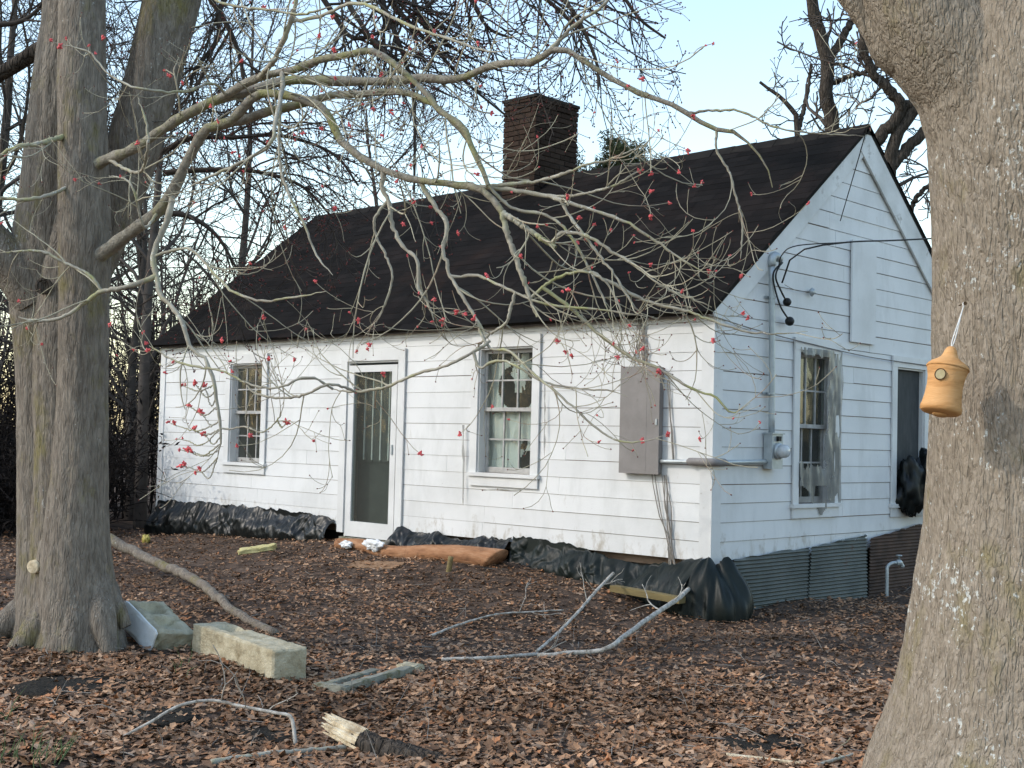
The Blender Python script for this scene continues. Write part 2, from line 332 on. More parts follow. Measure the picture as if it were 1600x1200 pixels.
# openings: (u0,u1,z0,z1)
WL, DR, WM_ = (-8.16, -7.40, .69, 2.06), (-5.56, -4.58, -.17, 2.03), (-3.20, -2.36, .72, 2.13)
G1, G2 = (1.52, 2.24, .50, 2.12), (3.66, 4.36, .46, 2.06)
def mapf(u, o, z): return (u, -o, z)
def mapg(u, o, z): return (o, u, z)
def rects(u0, u1, z0, z1, holes):
    out = [(u0, u1, z0, z1)]
    for h in holes:
        nxt = []
        for (a, b, c, d) in out:
            if h[1] <= a or h[0] >= b or h[3] <= c or h[2] >= d: nxt.append((a, b, c, d)); continue
            if h[0] > a: nxt.append((a, h[0], c, d))
            if h[1] < b: nxt.append((h[1], b, c, d))
            lo, hi = max(a, h[0]), min(b, h[1])
            if h[2] > c: nxt.append((lo, hi, c, h[2]))
            if h[3] < d: nxt.append((lo, hi, h[3], d))
        out = nxt
    return out
def wall(name, mp, u0, u1, holes, gable):
    m = MB()
    for (a, b, c, d) in rects(u0, u1, -.02, HH, holes): m.box(mp(a, -.10, c), mp(b, 0, d))
    if gable:
        v = [mp(0.01, -.10, HH), mp(HD-.01, -.10, HH), mp(HY, -.10, HH+RR-.01), mp(0.01, 0, HH), mp(HD-.01, 0, HH), mp(HY, 0, HH+RR-.01)]
        m.add(v, [(0, 2, 1), (3, 4, 5)]); m.add(v, [(0, 1, 4, 3), (1, 2, 5, 4), (2, 0, 3, 5)])
    return m.build(name, WOOD, house)
fw = wall('front_wall', mapf, -HL+.1, -.1, [WL, DR, WM_], False)
gw = wall('gable_wall', mapg, 0, HD, [G1, G2], True)
MB().box((-HL+.1, HD-.1, -.02), (-.1, HD, HH)).build('rear_wall', TRIM, house)
m = MB().box((-HL, 0, -.02), (-HL+.1, HD, HH))
v = [(-HL, .01, HH), (-HL, HD-.01, HH), (-HL, HY, HH+RR-.01), (-HL+.1, .01, HH), (-HL+.1, HD-.01, HH), (-HL+.1, HY, HH+RR-.01)]
m.add(v, [(0, 2, 1), (3, 4, 5)]); m.add(v, [(0, 1, 4, 3), (1, 2, 5, 4), (2, 0, 3, 5)]); m.build('side_wall', TRIM, house)
MB().box((-HL+.1, .1, -.12), (-.1, HD-.1, -.03)).build('floor_deck', WOOD, house)
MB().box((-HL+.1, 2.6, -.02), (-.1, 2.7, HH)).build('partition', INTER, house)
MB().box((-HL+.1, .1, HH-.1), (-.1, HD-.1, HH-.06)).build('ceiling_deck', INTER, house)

EXP = .1848
def siding(parent, mp, u0, u1, z0, z1, holes, gable):
    n = int(math.ceil((z1-z0)/EXP)); first = True
    for c in range(n):
        a, b = z0+c*EXP, min(z0+(c+1)*EXP, z1)
        lo, hi = u0, u1
        # butt joints
        cuts = [lo]; x = lo + rng.uniform(1.0, 3.6)
        while x < hi-.8: cuts.append(x); x += rng.uniform(2.2, 4.4)
        cuts.append(hi)
        for s, e in zip(cuts[:-1], cuts[1:]):
            for (p, q, zz0, zz1) in rects(s+.0015, e-.0015, a, b, holes):
                if zz1-zz0 < .02 or q-p < .02: continue
                p0 = p1 = p; q0 = q1 = q
                if gable:
                    def lim(z): return (z-HH)/RR*HY if z > HH else 0
                    p0, p1 = max(p, lim(zz0)+.01), max(p, lim(zz1)+.01); q0, q1 = min(q, HD-lim(zz0)-.01), min(q, HD-lim(zz1)-.01)
                    if q1-p1 < .02: continue
                gap = (.0045 if gable else .0022)+.004*rng.random()**2; j = rng.normal()*.0015
                zb, zt = zz0+gap+j*(zz0 > z0), zz1-.0006
                ob, ot = (.019 if gable else .016)+rng.normal()*.0013, .011
                m = MB(); v = [mp(p0, .0005, zb), mp(q0, .0005, zb), mp(q0, ob, zb), mp(p0, ob, zb), mp(p1, .0005, zt), mp(q1, .0005, zt), mp(q1, ot, zt), mp(p1, ot, zt)]
                f = [(3,2,1,0), (4,5,6,7), (0,1,5,4), (1,2,6,5), (2,3,7,6), (3,0,4,7)]
                m.add(v, [t[::-1] for t in f]).build('siding_board', PAINT, parent)
siding(fw, mapf, -HL+.13, -.115, -.03, 2.30, [WL, DR, WM_], False)
siding(gw, mapg, .125, HD-.125, -.03, HH+RR, [G1, G2], True)
# trim
MB().box((-.115, -.028, -.06), (.0, .0, 2.32)).build('corner_board', TRIM, fw)
MB().box((.0005, -.0285, -.06), (.029, .125, 2.45)).build('corner_board', TRIM, gw)
MB().box((-HL, -.028, -.06), (-HL+.13, 0, 2.32)).build('corner_board', TRIM, fw)
MB().box((.0005, HD-.125, -.06), (.029, HD+.02, 2.45)).build('corner_board', TRIM, gw)
m = MB()
for k in range(8):
    a, b = -HL+k*HL/8+.002, -HL+(k+1)*HL/8-.002
    MB().box((a, -.026-.004*rng.random(), 2.298+.01*rng.normal()*.5), (b, -.0005, 2.452)).build('frieze_board', RAKE, fw)
th = math.atan2(RR, HY); nrm = np.array([0, -math.sin(th), math.cos(th)]); slp = np.array([0, math.cos(th), math.sin(th)])
def rakeboard(side, s0, s1, wdt, o0, o1, name, mt, par):
    m = MB(); v = []
    for o in (o0, o1):
        for (s, d) in ((s0, -wdt), (s1, -wdt), (s1, 0), (s0, 0)):
            y = s*math.cos(th) - d*math.sin(th); z = HH + s*math.sin(th) + d*math.cos(th)
            if side > 0: y = HD - y
            v.append((o, y, z))
    return m.hexa(v).build(name, mt, par)
SL = HY/math.cos(th)
for sd in (-1, 1):
    rakeboard(sd, -.12, SL*.48-.002, .19 if sd < 0 else .30, .0295, .048 if sd < 0 else .0515, 'rake_board', TRIM if sd < 0 else RAKE, gw)
    rakeboard(sd, SL*.48+.002, SL-.01, .19 if sd < 0 else .30, .0295, .046 if sd < 0 else .0545, 'rake_board', RAKE, gw)
MB().box((.029, 2.56, 2.28), (.052, 3.10, 3.42)).build('attic_panel', PAINT, gw)

def window(mp, o4, label_mat, ncol=3, casing=.11, glass=True, apron=True):
    u0, u1, z0, z1 = o4
    em = bpy.data.objects.new('window', None); COL.objects.link(em); link_to(em, house); WM[em.name] = Matrix.Identity(4); em.empty_display_size = .1
    # object sits at house space: neutralise the parent offset so children keep world coordinates
    m = MB()
    m.box(mp(u0-casing, .0215, z0-.04), mp(u0, .042, z1+.001)); m.box(mp(u1, .0215, z0-.04), mp(u1+casing, .042, z1+.001))
    m.box(mp(u0-casing, .0215, z1+.0015), mp(u1+casing, .045, z1+casing+.02))
    m.build('casing', TRIM, em)
    m = MB().box(mp(u0, -.12, z0+.001), mp(u0+.02, .020, z1-.02)).box(mp(u1-.02, -.12, z0+.001), mp(u1, .020, z1-.02)).box(mp(u0, -.12, z1-.0195), mp(u1, .020, z1))
    m.build('jamb', TRIM, em)
    m = MB().box(mp(u0-casing-.02, .0, z0-.042), mp(u1+casing+.02, .065, z0)); m.build('sill', TRIM, em)
    if apron: MB().box(mp(u0-casing, .0215, z0-.15), mp(u1+casing, .040, z0-.043)).build('apron', TRIM, em)
    if not glass: return em
    zm = (z0+z1)/2+.01; a, b = u0+.02, u1-.02
    for nm, lo, hi, off in (('upper_sash', zm-.02, z1-.02, -.045), ('lower_sash', z0+.002, zm+.02, -.085)):
        m = MB(); fr = .042; d = .034
        m.box(mp(a, off-d, lo), mp(a+fr, off, hi)); m.box(mp(b-fr, off-d, lo), mp(b, off, hi))
        m.box(mp(a+fr, off-d, lo), mp(b-fr, off-.001, lo+fr*(1.0 if nm[0] == 'u' else 1.5))); m.box(mp(a+fr, off-d, hi-fr), mp(b-fr, off-.001, hi))
        gl, gh = lo+fr*(1. if nm[0] == 'u' else 1.5), hi-fr; cw = (b-a-2*fr)/ncol
        for c in range(1, ncol): m.box(mp(a+fr+c*cw-.009, off-d+.006, gl), mp(a+fr+c*cw+.009, off-.004, gh))
        mz = (gl+gh)/2
        for c in range(ncol):
            m.box(mp(a+fr+c*cw+.0092*(c > 0), off-d+.007, mz-.009), mp(a+fr+(c+1)*cw-.0092*(c < ncol-1), off-.005, mz+.009))
        sh = m.build(nm, SASH, em)
        for c in range(ncol):
            for (q0, q1) in ((gl, mz-.009), (mz+.009, gh)):
                MB().box(mp(a+fr+c*cw+.0095*(c > 0), off-.020, q0), mp(a+fr+(c+1)*cw-.0095*(c < ncol-1), off-.017, q1)).build('pane', GLASS, em)
        _ = sh
    return em
def fix_sub(em):       # an Empty under the house placed so that its own matrix is the identity
    em.matrix_parent_inverse = WM['house'].inverted()
for mp, o4, kw in ((mapf, WL, {}), (mapf, WM_, {}), (mapg, G1, {}), (mapg, G2, {'glass': False})):
    fix_sub(window(mp, o4, None, **kw))

# storm door
dr = bpy.data.objects.new('door', None); COL.objects.link(dr); link_to(dr, house); WM[dr.name] = Matrix.Identity(4); fix_sub(dr)
u0, u1, z0, z1 = DR
m = MB().box((u0-.12, -.044, -.12), (u0, -.0215, z1+.001)).box((u1, -.044, -.06), (u1+.12, -.0215, z1+.001)).box((u0-.12, -.046, z1+.0015), (u1+.12, -.0215, z1+.14))
m.build('casing', TRIM, dr)
MB().box((u0, -.02, z0), (u0+.02, .12, z1-.021)).box((u1-.02, -.02, z0), (u1, .12, z1-.021)).box((u0, -.02, z1-.02), (u1, .12, z1)).build('jamb', TRIM, dr)
a, b, lo, hi = u0+.024, u1-.028, -.16, z1-.05
m = MB().box((a, -.030, lo), (a+.105, .008, hi)).box((b-.10, -.030, lo), (b, .008, hi)).box((a+.105, -.0295, lo), (b-.10, .0075, lo+.19)).box((a+.105, -.0295, hi-.085), (b-.10, .0075, hi))
m.build('storm_frame', TRIM, dr)
MB().box((a+.105, -.012, lo+.19), (b-.10, -.008, hi-.085)).build('pane', GLASS, dr)
MB().box((b-.07, -.045, .88), (b-.045, -.030, 1.0)).build('handle', GALV, dr)
for k in range(6):
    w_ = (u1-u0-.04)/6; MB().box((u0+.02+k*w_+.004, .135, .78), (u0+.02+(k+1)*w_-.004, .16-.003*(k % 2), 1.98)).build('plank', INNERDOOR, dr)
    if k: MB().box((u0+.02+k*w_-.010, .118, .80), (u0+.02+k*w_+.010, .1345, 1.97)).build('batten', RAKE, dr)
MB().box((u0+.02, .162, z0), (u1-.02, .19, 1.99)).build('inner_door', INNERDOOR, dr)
MB().box((u0-.05, -.06, -.235), (u1+.05, .15, -.172)).build('threshold', CONCG, dr)

# roof: decks, shingles, ridge
roof = MB()
for sd in (-1, 1):
    v = []
    for x in (-HL-.10, .06):
        for s, d in ((-.16, .0), (SL+.0, .0), (SL+.0, .045), (-.16, .045)):
            y = s*math.cos(th)-d*math.sin(th); z = HH+s*math.sin(th)+d*math.cos(th)
            v.append((x, y if sd < 0 else HD-y, z))
    roof.add(v, [(0,1,2,3), (7,6,5,4), (0,4,5,1), (1,5,6,2), (2,6,7,3), (3,7,4,0)])
roof = roof.build('roof', TAR, house)
m = MB()
for sd in (-1, 1):
    nc = 28; ex = (SL+.18)/nc
    for c in range(nc):
        s0 = -.18+c*ex; x = -HL-.13-rng.random()*.3
        while x < .075:
            w_ = .31+rng.normal()*.015; x0, x1 = max(x+.003, -HL-.13), min(x+w_-.003, .075); x += w_
            if x1-x0 < .02: continue
            j = rng.normal()*.004; t0 = .0482+abs(rng.normal())*.0012; t1 = .047
            sag = -.035*math.sin(math.pi*(x0+HL)/HL)*(1 if sd < 0 else 0)*math.sin(math.pi*min(1, max(0, (s0+.1)/SL)))
            q = []
            for (s, d) in ((s0+j, .046), (s0+j, t0+sag*0), (s0+ex+.02, t1)):
                y = s*math.cos(th)-d*math.sin(th); z = HH+s*math.sin(th)+d*math.cos(th)
                for xx in (x0, x1): q.append((xx, y if sd < 0 else HD-y, z))
            cc = np.clip(rng.normal(1, .16), .5, 1.6)
            m.add(q, [(0,1,3,2), (2,3,5,4)], (cc, cc*.98, cc*.96))
kind(m.build('shingle_courses', ROOF, roof), 'stuff')
for k in range(34):
    a = -HL-.12+k*.3; j = rng.normal()*.004
    MB().hexa([(a, HY-.14, HH+RR-.058+j), (a+.31, HY-.14, HH+RR-.052+j), (a+.31, HY+.14, HH+RR-.052+j), (a, HY+.14, HH+RR-.058+j),
               (a, HY-.02, HH+RR+.066+j), (a+.31, HY-.02, HH+RR+.072+j), (a+.31, HY+.02, HH+RR+.072+j), (a, HY+.02, HH+RR+.066+j)]).build('ridge_cap', TAR, roof)

# chimney
cx0, cx1, cy0, cy1, cz0, cz1 = -5.40, -4.78, 2.50, 3.38, 4.0, 5.86
ch = MB().box((cx0+.012, cy0+.012, cz0), (cx1-.012, cy1-.012, cz1-.03)).build('chimney', MORTAR, house)
def bevel_box(L_, W_, H_):
    c = .005; m = MB(); v = []
    for z, i in ((0, c), (c, 0), (H_-c, 0), (H_, c)):
        v += [(i, i, z), (L_-i, i, z), (L_-i, W_-i, z), (i, W_-i, z)]
    f = [(3,2,1,0), (12,13,14,15)]
    for k in range(3):
        for e in range(4): f.append((k*4+e, k*4+(e+1) % 4, k*4+4+(e+1) % 4, k*4+4+e))
    return m.add(v, f)
bm_full, bm_head = bevel_box(.197, .09, .064).mesh('brick', BRICK), bevel_box(.09, .09, .064).mesh('brick_half', BRICK)
course = 0; z = cz0
while z < cz1-.05:
    out = .012 if z > cz1-.16 else 0
    for (p, q, horiz) in (((cx0, cy0), cx1-cx0, 0), ((cx1, cy0), cy1-cy0, 1), ((cx1, cy1), cx1-cx0, 2), ((cx0, cy1), cy1-cy0, 3)):
        L_ = q-.092; x = 0 if course % 2 else -.1
        dirs = [(1, 0), (0, 1), (-1, 0), (0, -1)][horiz]; nrm_ = [(0, -1), (1, 0), (0, 1), (-1, 0)][horiz]
        while x < L_-.03:
            s = max(x, 0); e = min(x+.199, L_); x += .2085
            if e-s < .05: continue
            o = bpy.data.objects.new('brick', bm_full); COL.objects.link(o); link_to(o, ch)
            pr = out+rng.normal()*.003
            o.location = (p[0]+dirs[0]*s+nrm_[0]*pr, p[1]+dirs[1]*s+nrm_[1]*pr, z+rng.normal()*.0012)
            o.rotation_euler = (rng.normal()*.006, rng.normal()*.006, horiz*math.pi/2+rng.normal()*.012); o.scale = ((e-s)/.197, 1, 1)
            o.matrix_parent_inverse = WM['house'].inverted()
            o.matrix_parent_inverse = Matrix.Identity(4)
    z += .0745; course += 1
MB().box((cx0-.02, cy0-.02, cz1-.03), (cx1+.02, cy0+.14, cz1+.012)).box((cx0-.02, cy1-.14, cz1-.03), (cx1+.02, cy1+.02, cz1+.012)).box((cx0-.02, cy0+.14, cz1-.03), (cx0+.13, cy1-.14, cz1+.011)).box((cx1-.13, cy0+.14, cz1-.03), (cx1+.02, cy1-.14, cz1+.011)).build('chimney_cap', MORTAR, ch)

# foundation set back under the sills
MB().box((-HL+.12, .12, -.9), (-.12, HD-.12, -.121)).build('foundation', MORTAR, house)
MB().box((-5.75, -.02, -.75), (-4.5, .119, -.24)).build('door_footing', CONCG, house)

# ------------------------------------------------------------------ plastic skirts along the front
def sheet(name, mt, label, x0, x1, top, bot, outw, seed, nu=360, nv=40, folds=1.):
    U, V_ = np.meshgrid(np.linspace(0, 1, nu), np.linspace(0, 1, nv), indexing='ij')
    x = x0+(x1-x0)*U; zt = top(U)+.018*noise(x*9, 0, 0, seed)+.01*noise(x*27, 0, 0, seed+1); zb = bot(x)
    wv = fbm(x*3.2+V_*1.1*noise(x*.8, 2, 0, seed), V_*1.4, 0, seed+2, 3)*.055 + noise(x*15+V_*3.5*noise(x*1.1, 4, 0, seed+9), V_*.6, 0, seed+4)*.022 + noise(x*34-V_*4, V_*.9, 0, seed+8)*.006 + .034*(.35-np.abs(noise(x*5+V_*2.4, V_*1.3, 0, seed+20))) + .014*(.35-np.abs(noise(x*10-V_*5, V_*1.6, 0, seed+21))) + .005*(.35-np.abs(noise(x*22+V_*7, V_*3, 0, seed+22)))
    o = .03 + outw(U)*np.sin(np.clip(V_, 0, 1)*np.pi*.62)**1.1 + folds*wv*np.sin(np.pi*np.clip(V_*.9+.08, 0, 1))
    Z = zt+(zb-zt)*V_ + .02*noise(x*5, V_*4, 0, seed+6)*(V_ > .02)
    X = x+.03*noise(x*4, V_*3, 0, seed+7)*V_
    i = np.arange(nu*nv).reshape(nu, nv); q = np.stack([i[:-1, :-1], i[:-1, 1:], i[1:, 1:], i[1:, :-1]], -1).reshape(-1, 4)
    return tag(MB().add(np.stack([X, -np.maximum(o, .03), Z], -1), q).build(name, mt, smooth=True), label, 'plastic sheet', 'plastic sheets around the house base')
gb = lambda x: gz(x, np.full_like(x, -.25))-.03
sheet('plastic_sheet', BLACKP, 'black plastic sheet stapled along the wall base left of the door', -9.98, -5.74, lambda u: .06+.05*np.sin(u*3.1)-.02*u, gb, lambda u: .20-.08*u, 11)
sheet('plastic_sheet', BLACKP, 'ragged scalloped black plastic under the middle window, behind the brown roll', -4.52, -2.62,
      lambda u: .06-.10*np.abs(np.sin(u*8.2))*np.sin(np.pi*u)-.03, gb, lambda u: .14+0*u, 31, 200)
sheet('plastic_sheet', GREENP, 'dusty dark green plastic sagging below the wall between middle window and corner', -2.60, -.05,
      lambda u: .03-.02*u-.13*np.clip((u-.25)/.4, 0, 1)*(1-np.clip((u-.72)/.28, 0, 1)**1.5), gb, lambda u: .10+.22*u**1.5, 47, 260, 40, 1.1)
def corner_bundle():
    nu, nv = 70, 40
    U, V_ = np.meshgrid(np.linspace(0, 1, nu), np.linspace(0, 1, nv), indexing='ij')
    ang = np.radians(-105)+U*np.radians(150)
    r = .10+.27*np.sin(V_*np.pi*.58)+.05*noise(U*9, V_*1.5, 0, 71)+.03*noise(U*21, V_*2.5, 0, 72)*V_
    zb = gz(.1, -.2)-.02
    Z = -.01+.04*np.sin(U*9)+(zb+.01)*V_**1.15
    X, Y = .02+r*np.cos(ang), .02+r*np.sin(ang)
    i = np.arange(nu*nv).reshape(nu, nv); q = np.stack([i[:-1, :-1], i[:-1, 1:], i[1:, 1:], i[1:, :-1]], -1).reshape(-1, 4)
    tag(MB().add(np.stack([X, Y, Z], -1), q).build('plastic_bundle', GREENP, smooth=True), 'gathered dark plastic bunched around the near house corner', 'plastic sheet', 'plastic sheets around the house base')
corner_bundle()
p0, p1 = G(955, 925), G(1062, 940)
p0, p1 = at(958, 919, 1, -.42), at(1066, 938, 1, -.44)
def plank(name, mt, a, b, w_, t_, label, cat_, up=(0, 0, 1)):
    d = (b-a)/np.linalg.norm(b-a); s = np.cross(d, up); s /= np.linalg.norm(s); n = np.cross(s, d)
    v = [a-s*w_/2-n*t_/2, b-s*w_/2-n*t_/2, b+s*w_/2-n*t_/2, a+s*w_/2-n*t_/2]; v += [q+n*t_ for q in v]
    v = [v[k] for k in (3, 2, 1, 0, 7, 6, 5, 4)]
    return tag(MB().hexa(v).build(name, mt), label, cat_)
plank('plank', YPLANK, p0, p1, .10, .06, 'yellowish plank lying under the sagging plastic by the near corner', 'plank')

# corrugated skirts along the gable
def corrugated(mt, y0, y1, top0, top1, seed, label):
    nu, nv = 40, 110
    U, V_ = np.meshgrid(np.linspace(0, 1, nu), np.linspace(0, 1, nv), indexing='ij')
    y = y0+(y1-y0)*U; zt = top0+(top1-top0)*U+.012*noise(y*7, 0, 0, seed); zb = gz(.1, y)-.06
    Z = zb+(zt-zb)*V_; X = .075+.010*np.sin(Z*2*np.pi/.038)+.02*noise(y*1.3, Z*2, 0, seed+1)
    i = np.arange(nu*nv).reshape(nu, nv); q = np.stack([i[:-1, :-1], i[1:, :-1], i[1:, 1:], i[:-1, 1:]], -1).reshape(-1, 4)
    m = MB().add(np.stack([X, y, Z], -1), q)
    tag(m.build('corrugated_sheet', mt, smooth=True), label, 'metal sheet', 'corrugated sheets skirting the gable end')
corrugated(SKIRTM, .30, 1.70, -.01, .05, 3, 'grey corrugated metal sheet skirting the gable, nearest the house corner')
corrugated(SKIRTM, 1.705, 2.92, .05, .13, 5, 'grey corrugated metal sheet with white paint drips under the gable wall')
corrugated(RUSTM, 2.96, 4.25, .10, .22, 8, 'rusty brown corrugated sheet below the far gable window')

# ------------------------------------------------------------------ films and bags at the windows
def film(name, mt, mp, pts_keep, u0, u1, z0, z1, off, label, seed, nu=40, nv=60, amp=.02, catg='plastic film', group=None):
    U, V_ = np.meshgrid(np.linspace(u0, u1, nu), np.linspace(z0, z1, nv), indexing='ij')
    O = off + amp*fbm(U*7, V_*2.2, 0, seed, 3)+amp*.6*noise(U*22, V_*3, 0, seed+4)
    Vv = np.array(mp(U, O, V_)).transpose(1, 2, 0)
    i = np.arange(nu*nv).reshape(nu, nv)
    q = np.stack([i[:-1, :-1], i[1:, :-1], i[1:, 1:], i[:-1, 1:]], -1).reshape(-1, 4)
    uc = .25*(U[:-1, :-1]+U[1:, :-1]+U[1:, 1:]+U[:-1, 1:]).ravel(); vc = .25*(V_[:-1, :-1]+V_[1:, :-1]+V_[1:, 1:]+V_[:-1, 1:]).ravel()
    k = pts_keep((uc-u0)/(u1-u0), (vc-z0)/(z1-z0))
    o = MB().add(Vv, q[k]).build(name, mt, smooth=True); return tag(o, label, catg, group)
def keep_mid(u, v):
    n = .05*noise(u*9, v*9, 0, 5)+.03*noise(u*25, v*25, 0, 6)
    hole = (((u-.52)/.30)**2+((v-.70)/.19)**2+n*4 < 1) & ~((np.abs(u-.55)+.4*np.abs(v-.9) < .16+n) & (v > .66))
    low = (v < .26+n*2) & (u > .62+n)
    return ~(hole | low | (v > .915+n))
film('torn_curtain', WFILM, mapf, keep_mid, WM_[0]-.02, WM_[1]+.02, WM_[2]-.05, WM_[3], -.155, 'torn pale sheet hanging inside the middle front window', 21, 70, 100, .025, 'curtain')
def keep_scrap(u, v): return (np.abs(u-.5) < .48-.3*v+.1*noise(v*6, u, 0, 9))
film('bright_sheet', SCRAP, mapf, keep_scrap, -2.62, -2.40, .98, 1.42, -.14, 'bright crumpled sheet behind the lower right panes of the middle window', 33, 30, 40, .03, 'paper')  # white crumpled sheet added behind the lower right panes
def keep_g1(u, v):
    n = .06*noise(u*8, v*8, 0, 14)+.04*noise(u*20, v*20, 0, 15)
    right = (u > .66+n) & (v > .12+.15*np.abs(u-.85)+n*.5); bot = (v < .34+n) & (v > .06+.35*np.abs(u-.52)+n*.3) & ~((np.abs(u-.52) < .14) & (np.abs(v-.17) < .045))
    topb = v > .965+n*.3
    return right | bot | topb
film('window_film', FILM, mapg, keep_g1, G1[0]-.01, G1[1]+.13, G1[2]-.22, G1[3]+.03, .055, 'torn grey plastic film peeling off the near gable window', 41, 60, 120, .022, group=None)
MB().box((-.05, G2[0]+.005, G2[2]+.004), (-.03, G2[1]-.005, G2[3]-.003)).build('dark_board', mat('dark_screen', [(.035,.04,.042), (.065,.07,.072)], 4, .7, spec=.2, stretch=(1, 3, 1)), house)
def blob(name, mt, c, r, seed, label, catg, amp=.25, flat=1., group=None, nu=40, nv=28, freq=2.4):
    u, v = np.meshgrid(np.linspace(0, 2*np.pi, nu, endpoint=False), np.linspace(0, np.pi, nv), indexing='ij')
    d = np.stack([np.sin(v)*np.cos(u), np.sin(v)*np.sin(u), np.cos(v)], -1)
    s = 1+amp*fbm(d[..., 0]*freq+seed, d[..., 1]*freq, d[..., 2]*freq, seed, 4)
    Vv = np.array(c)+d*s[..., None]*np.array(r)
    i = np.arange(nu*nv).reshape(nu, nv); j = np.roll(i, -1, axis=0)
    q = np.stack([i[:, :-1], i[:, 1:], j[:, 1:], j[:, :-1]], -1).reshape(-1, 4)
    o = MB().add(Vv, q).build(name, mt, smooth=True)
    return tag(o, label, catg, group) if label else o
blob('black_bag', BLACKP, (.10, 3.86, .66), (.16, .20, .34), 3, 'black plastic bag stuffed in the far gable window, left one', 'plastic bag', .3, group='black bags in the gable window')
blob('black_bag', BLACKP, (.24, 4.18, .70), (.24, .20, .36), 9, 'larger black plastic bag bulging out of the far gable window beside the trunk', 'plastic bag', .34, group='black bags in the gable window')
def strip(name, label, pts, w_, seed):
    K = 26; c = cat(pts, K); t = np.linspace(0, 1, K)
    wd = w_*(.5+.8*np.abs(noise(t*6, 1, 0, seed)))*np.sin(np.pi*np.clip(t*.9+.1, 0, 1))**.4
    a = c+np.stack([-wd, .008*noise(t*9, 0, 0, seed+1), 0*t], 1); b = c+np.stack([wd, .008*noise(t*9, 5, 0, seed+1), 0*t], 1)
    i = np.arange(K); q = np.stack([i[:-1], i[1:], i[1:]+K, i[:-1]+K], 1)
    tag(MB().add(np.concatenate([a, b]), q).build(name, FILM, smooth=True), label, 'plastic strip')
strip('plastic_strip', 'tattered clear plastic strip hanging left of the middle window', [at(724, y, 1, -.055) for y in (664, 700, 740, 790)], .022, 3)
strip('plastic_strip', 'thin torn plastic strip hanging right of the middle window', [at(851, y, 1, -.055) for y in (600, 650, 715)], .010, 8)

# ------------------------------------------------------------------ electrical service
def lathe(mb, prof, c, ax=(0, 0, 1), S=24):
    pts = np.array([np.array(c)+np.array(ax)*h for h, r in prof], float); rd = np.array([max(r, 1e-4) for h, r in prof], float)
    T = np.array(ax, float); ref = np.array([1., 0, 0]) if abs(T[2]) > .8 else np.array([0, 0, 1.])
    n = np.cross(T, ref); n /= np.linalg.norm(n); b = np.cross(T, n); a = np.arange(S)/S*2*np.pi
    V = pts[:, None]+rd[:, None, None]*(n*np.cos(a)[:, None]+b*np.sin(a)[:, None])[None]
    K = len(prof); i = np.arange(K*S).reshape(K, S); j = np.roll(i, -1, axis=1); base = mb.n
    mb.add(V, np.stack([i[:-1], j[:-1], j[1:], i[1:]], -1).reshape(-1, 4))
    mb.f.append(base+i[0, ::-1][None]); mb.f.append(base+i[-1][None]); return mb
bx = thing('breaker_box', (-.83, -.1, .79), 'tall grey metal breaker box on the front wall near the corner', 'breaker box')
MB().box((-1.06, -.085, .80), (-.58, -.0225, 1.86)).build('cabinet', GREYBOX, bx)
MB().box((-1.07, -.098, .79), (-.57, -.0855, 1.87)).build('door_panel', GREYBOX, bx)
MB().box((-.73, -.0995, .80), (-.727, -.0982, 1.86)).build('seam', GREYBOX, bx)
MB().box((-.61, -.108, 1.28), (-.59, -.0982, 1.34)).build('latch', GALV, bx)
cz = .93
cond = thing('conduit', (0, -.06, cz), 'grey conduit pipe running from breaker box around the corner to the meter', 'conduit')
tubes(MB(), cat([(-.57, -.06, cz-.01), (-.28, -.06, cz-.005), (.0, -.062, cz)], 10), np.full(10, .021), 12, True).build('pipe', GALV, cond, True)
tubes(MB(), cat([(-.24, -.06, cz-.005), (-.2, -.061, cz), (.0, -.064, cz), (.055, -.055, cz), (.062, 0, cz), (.06, .16, cz)], 16), np.array([.024]+[.038]*14+[.024]), 12, True).build('corner_fitting', GREYBOX, cond, True)
tubes(MB(), cat([(.06, .15, cz), (.06, .5, cz+.005), (.06, .86, cz+.01)], 10), np.full(10, .024), 12, True).build('pipe', GALV, cond, True)
mt_ = thing('electric_meter', (.05, .93, .93), 'round glass electric meter on a steel box below the mast', 'electric meter')
MB().box((.029, .86, .87), (.13, 1.06, 1.22)).build('box', GALV, mt_)
MB().box((.029, .845, 1.22), (.145, 1.075, 1.235)).build('lid', GALV, mt_)
lathe(MB(), [(0, .082), (.02, .085), (.03, .078)], (.13, .965, 1.05), (1, 0, 0)).build('ring', GALV, mt_, True)
lathe(MB(), [(0, .070), (.06, .068), (.085, .055), (.095, .03), (.098, .001)], (.16, .965, 1.05), (1, 0, 0)).build('dome', mat('meter_glass', [(.42,.45,.46), (.62,.65,.66)], 20, .1, spec=.7), mt_, True)
MB().box((.13, .935, 1.15), (.16, .985, 1.20)).build('seal', RUBBER, mt_)
ms = thing('service_mast', (.06, .86, 1.235), 'tall vertical conduit mast with weatherhead on the gable end', 'mast')
tubes(MB(), cat([(.075, .93, 1.235), (.072, .92, 2.0), (.07, .89, 2.95)], 12), np.full(12, .032), 14, True).build('pipe', GALV, ms, True)
tubes(MB(), cat([(.07, .89, 2.93), (.07, .89, 3.0), (.075, .94, 3.04), (.085, 1.03, 3.01)], 10), np.array([.038, .042, .044, .046, .046, .046, .045, .044, .042, .036]), 14, True).build('weatherhead', GALV, ms, True)
for zz in (1.62, 2.60):
    m = MB().box((.029, .83, zz), (.034, 1.01, zz+.025)); lathe(m, [(0, .037), (.02, .037)], (.073, .905, zz)); m.build('strap', GALV, ms)
def wire(name, label, pts, r, mt=RUBBER, K=30, par=None):
    o = tubes(MB(), cat(pts, K), np.full(K, r), 6, True).build(name, mt, par, True)
    return tag(o, label, 'wire') if label else o
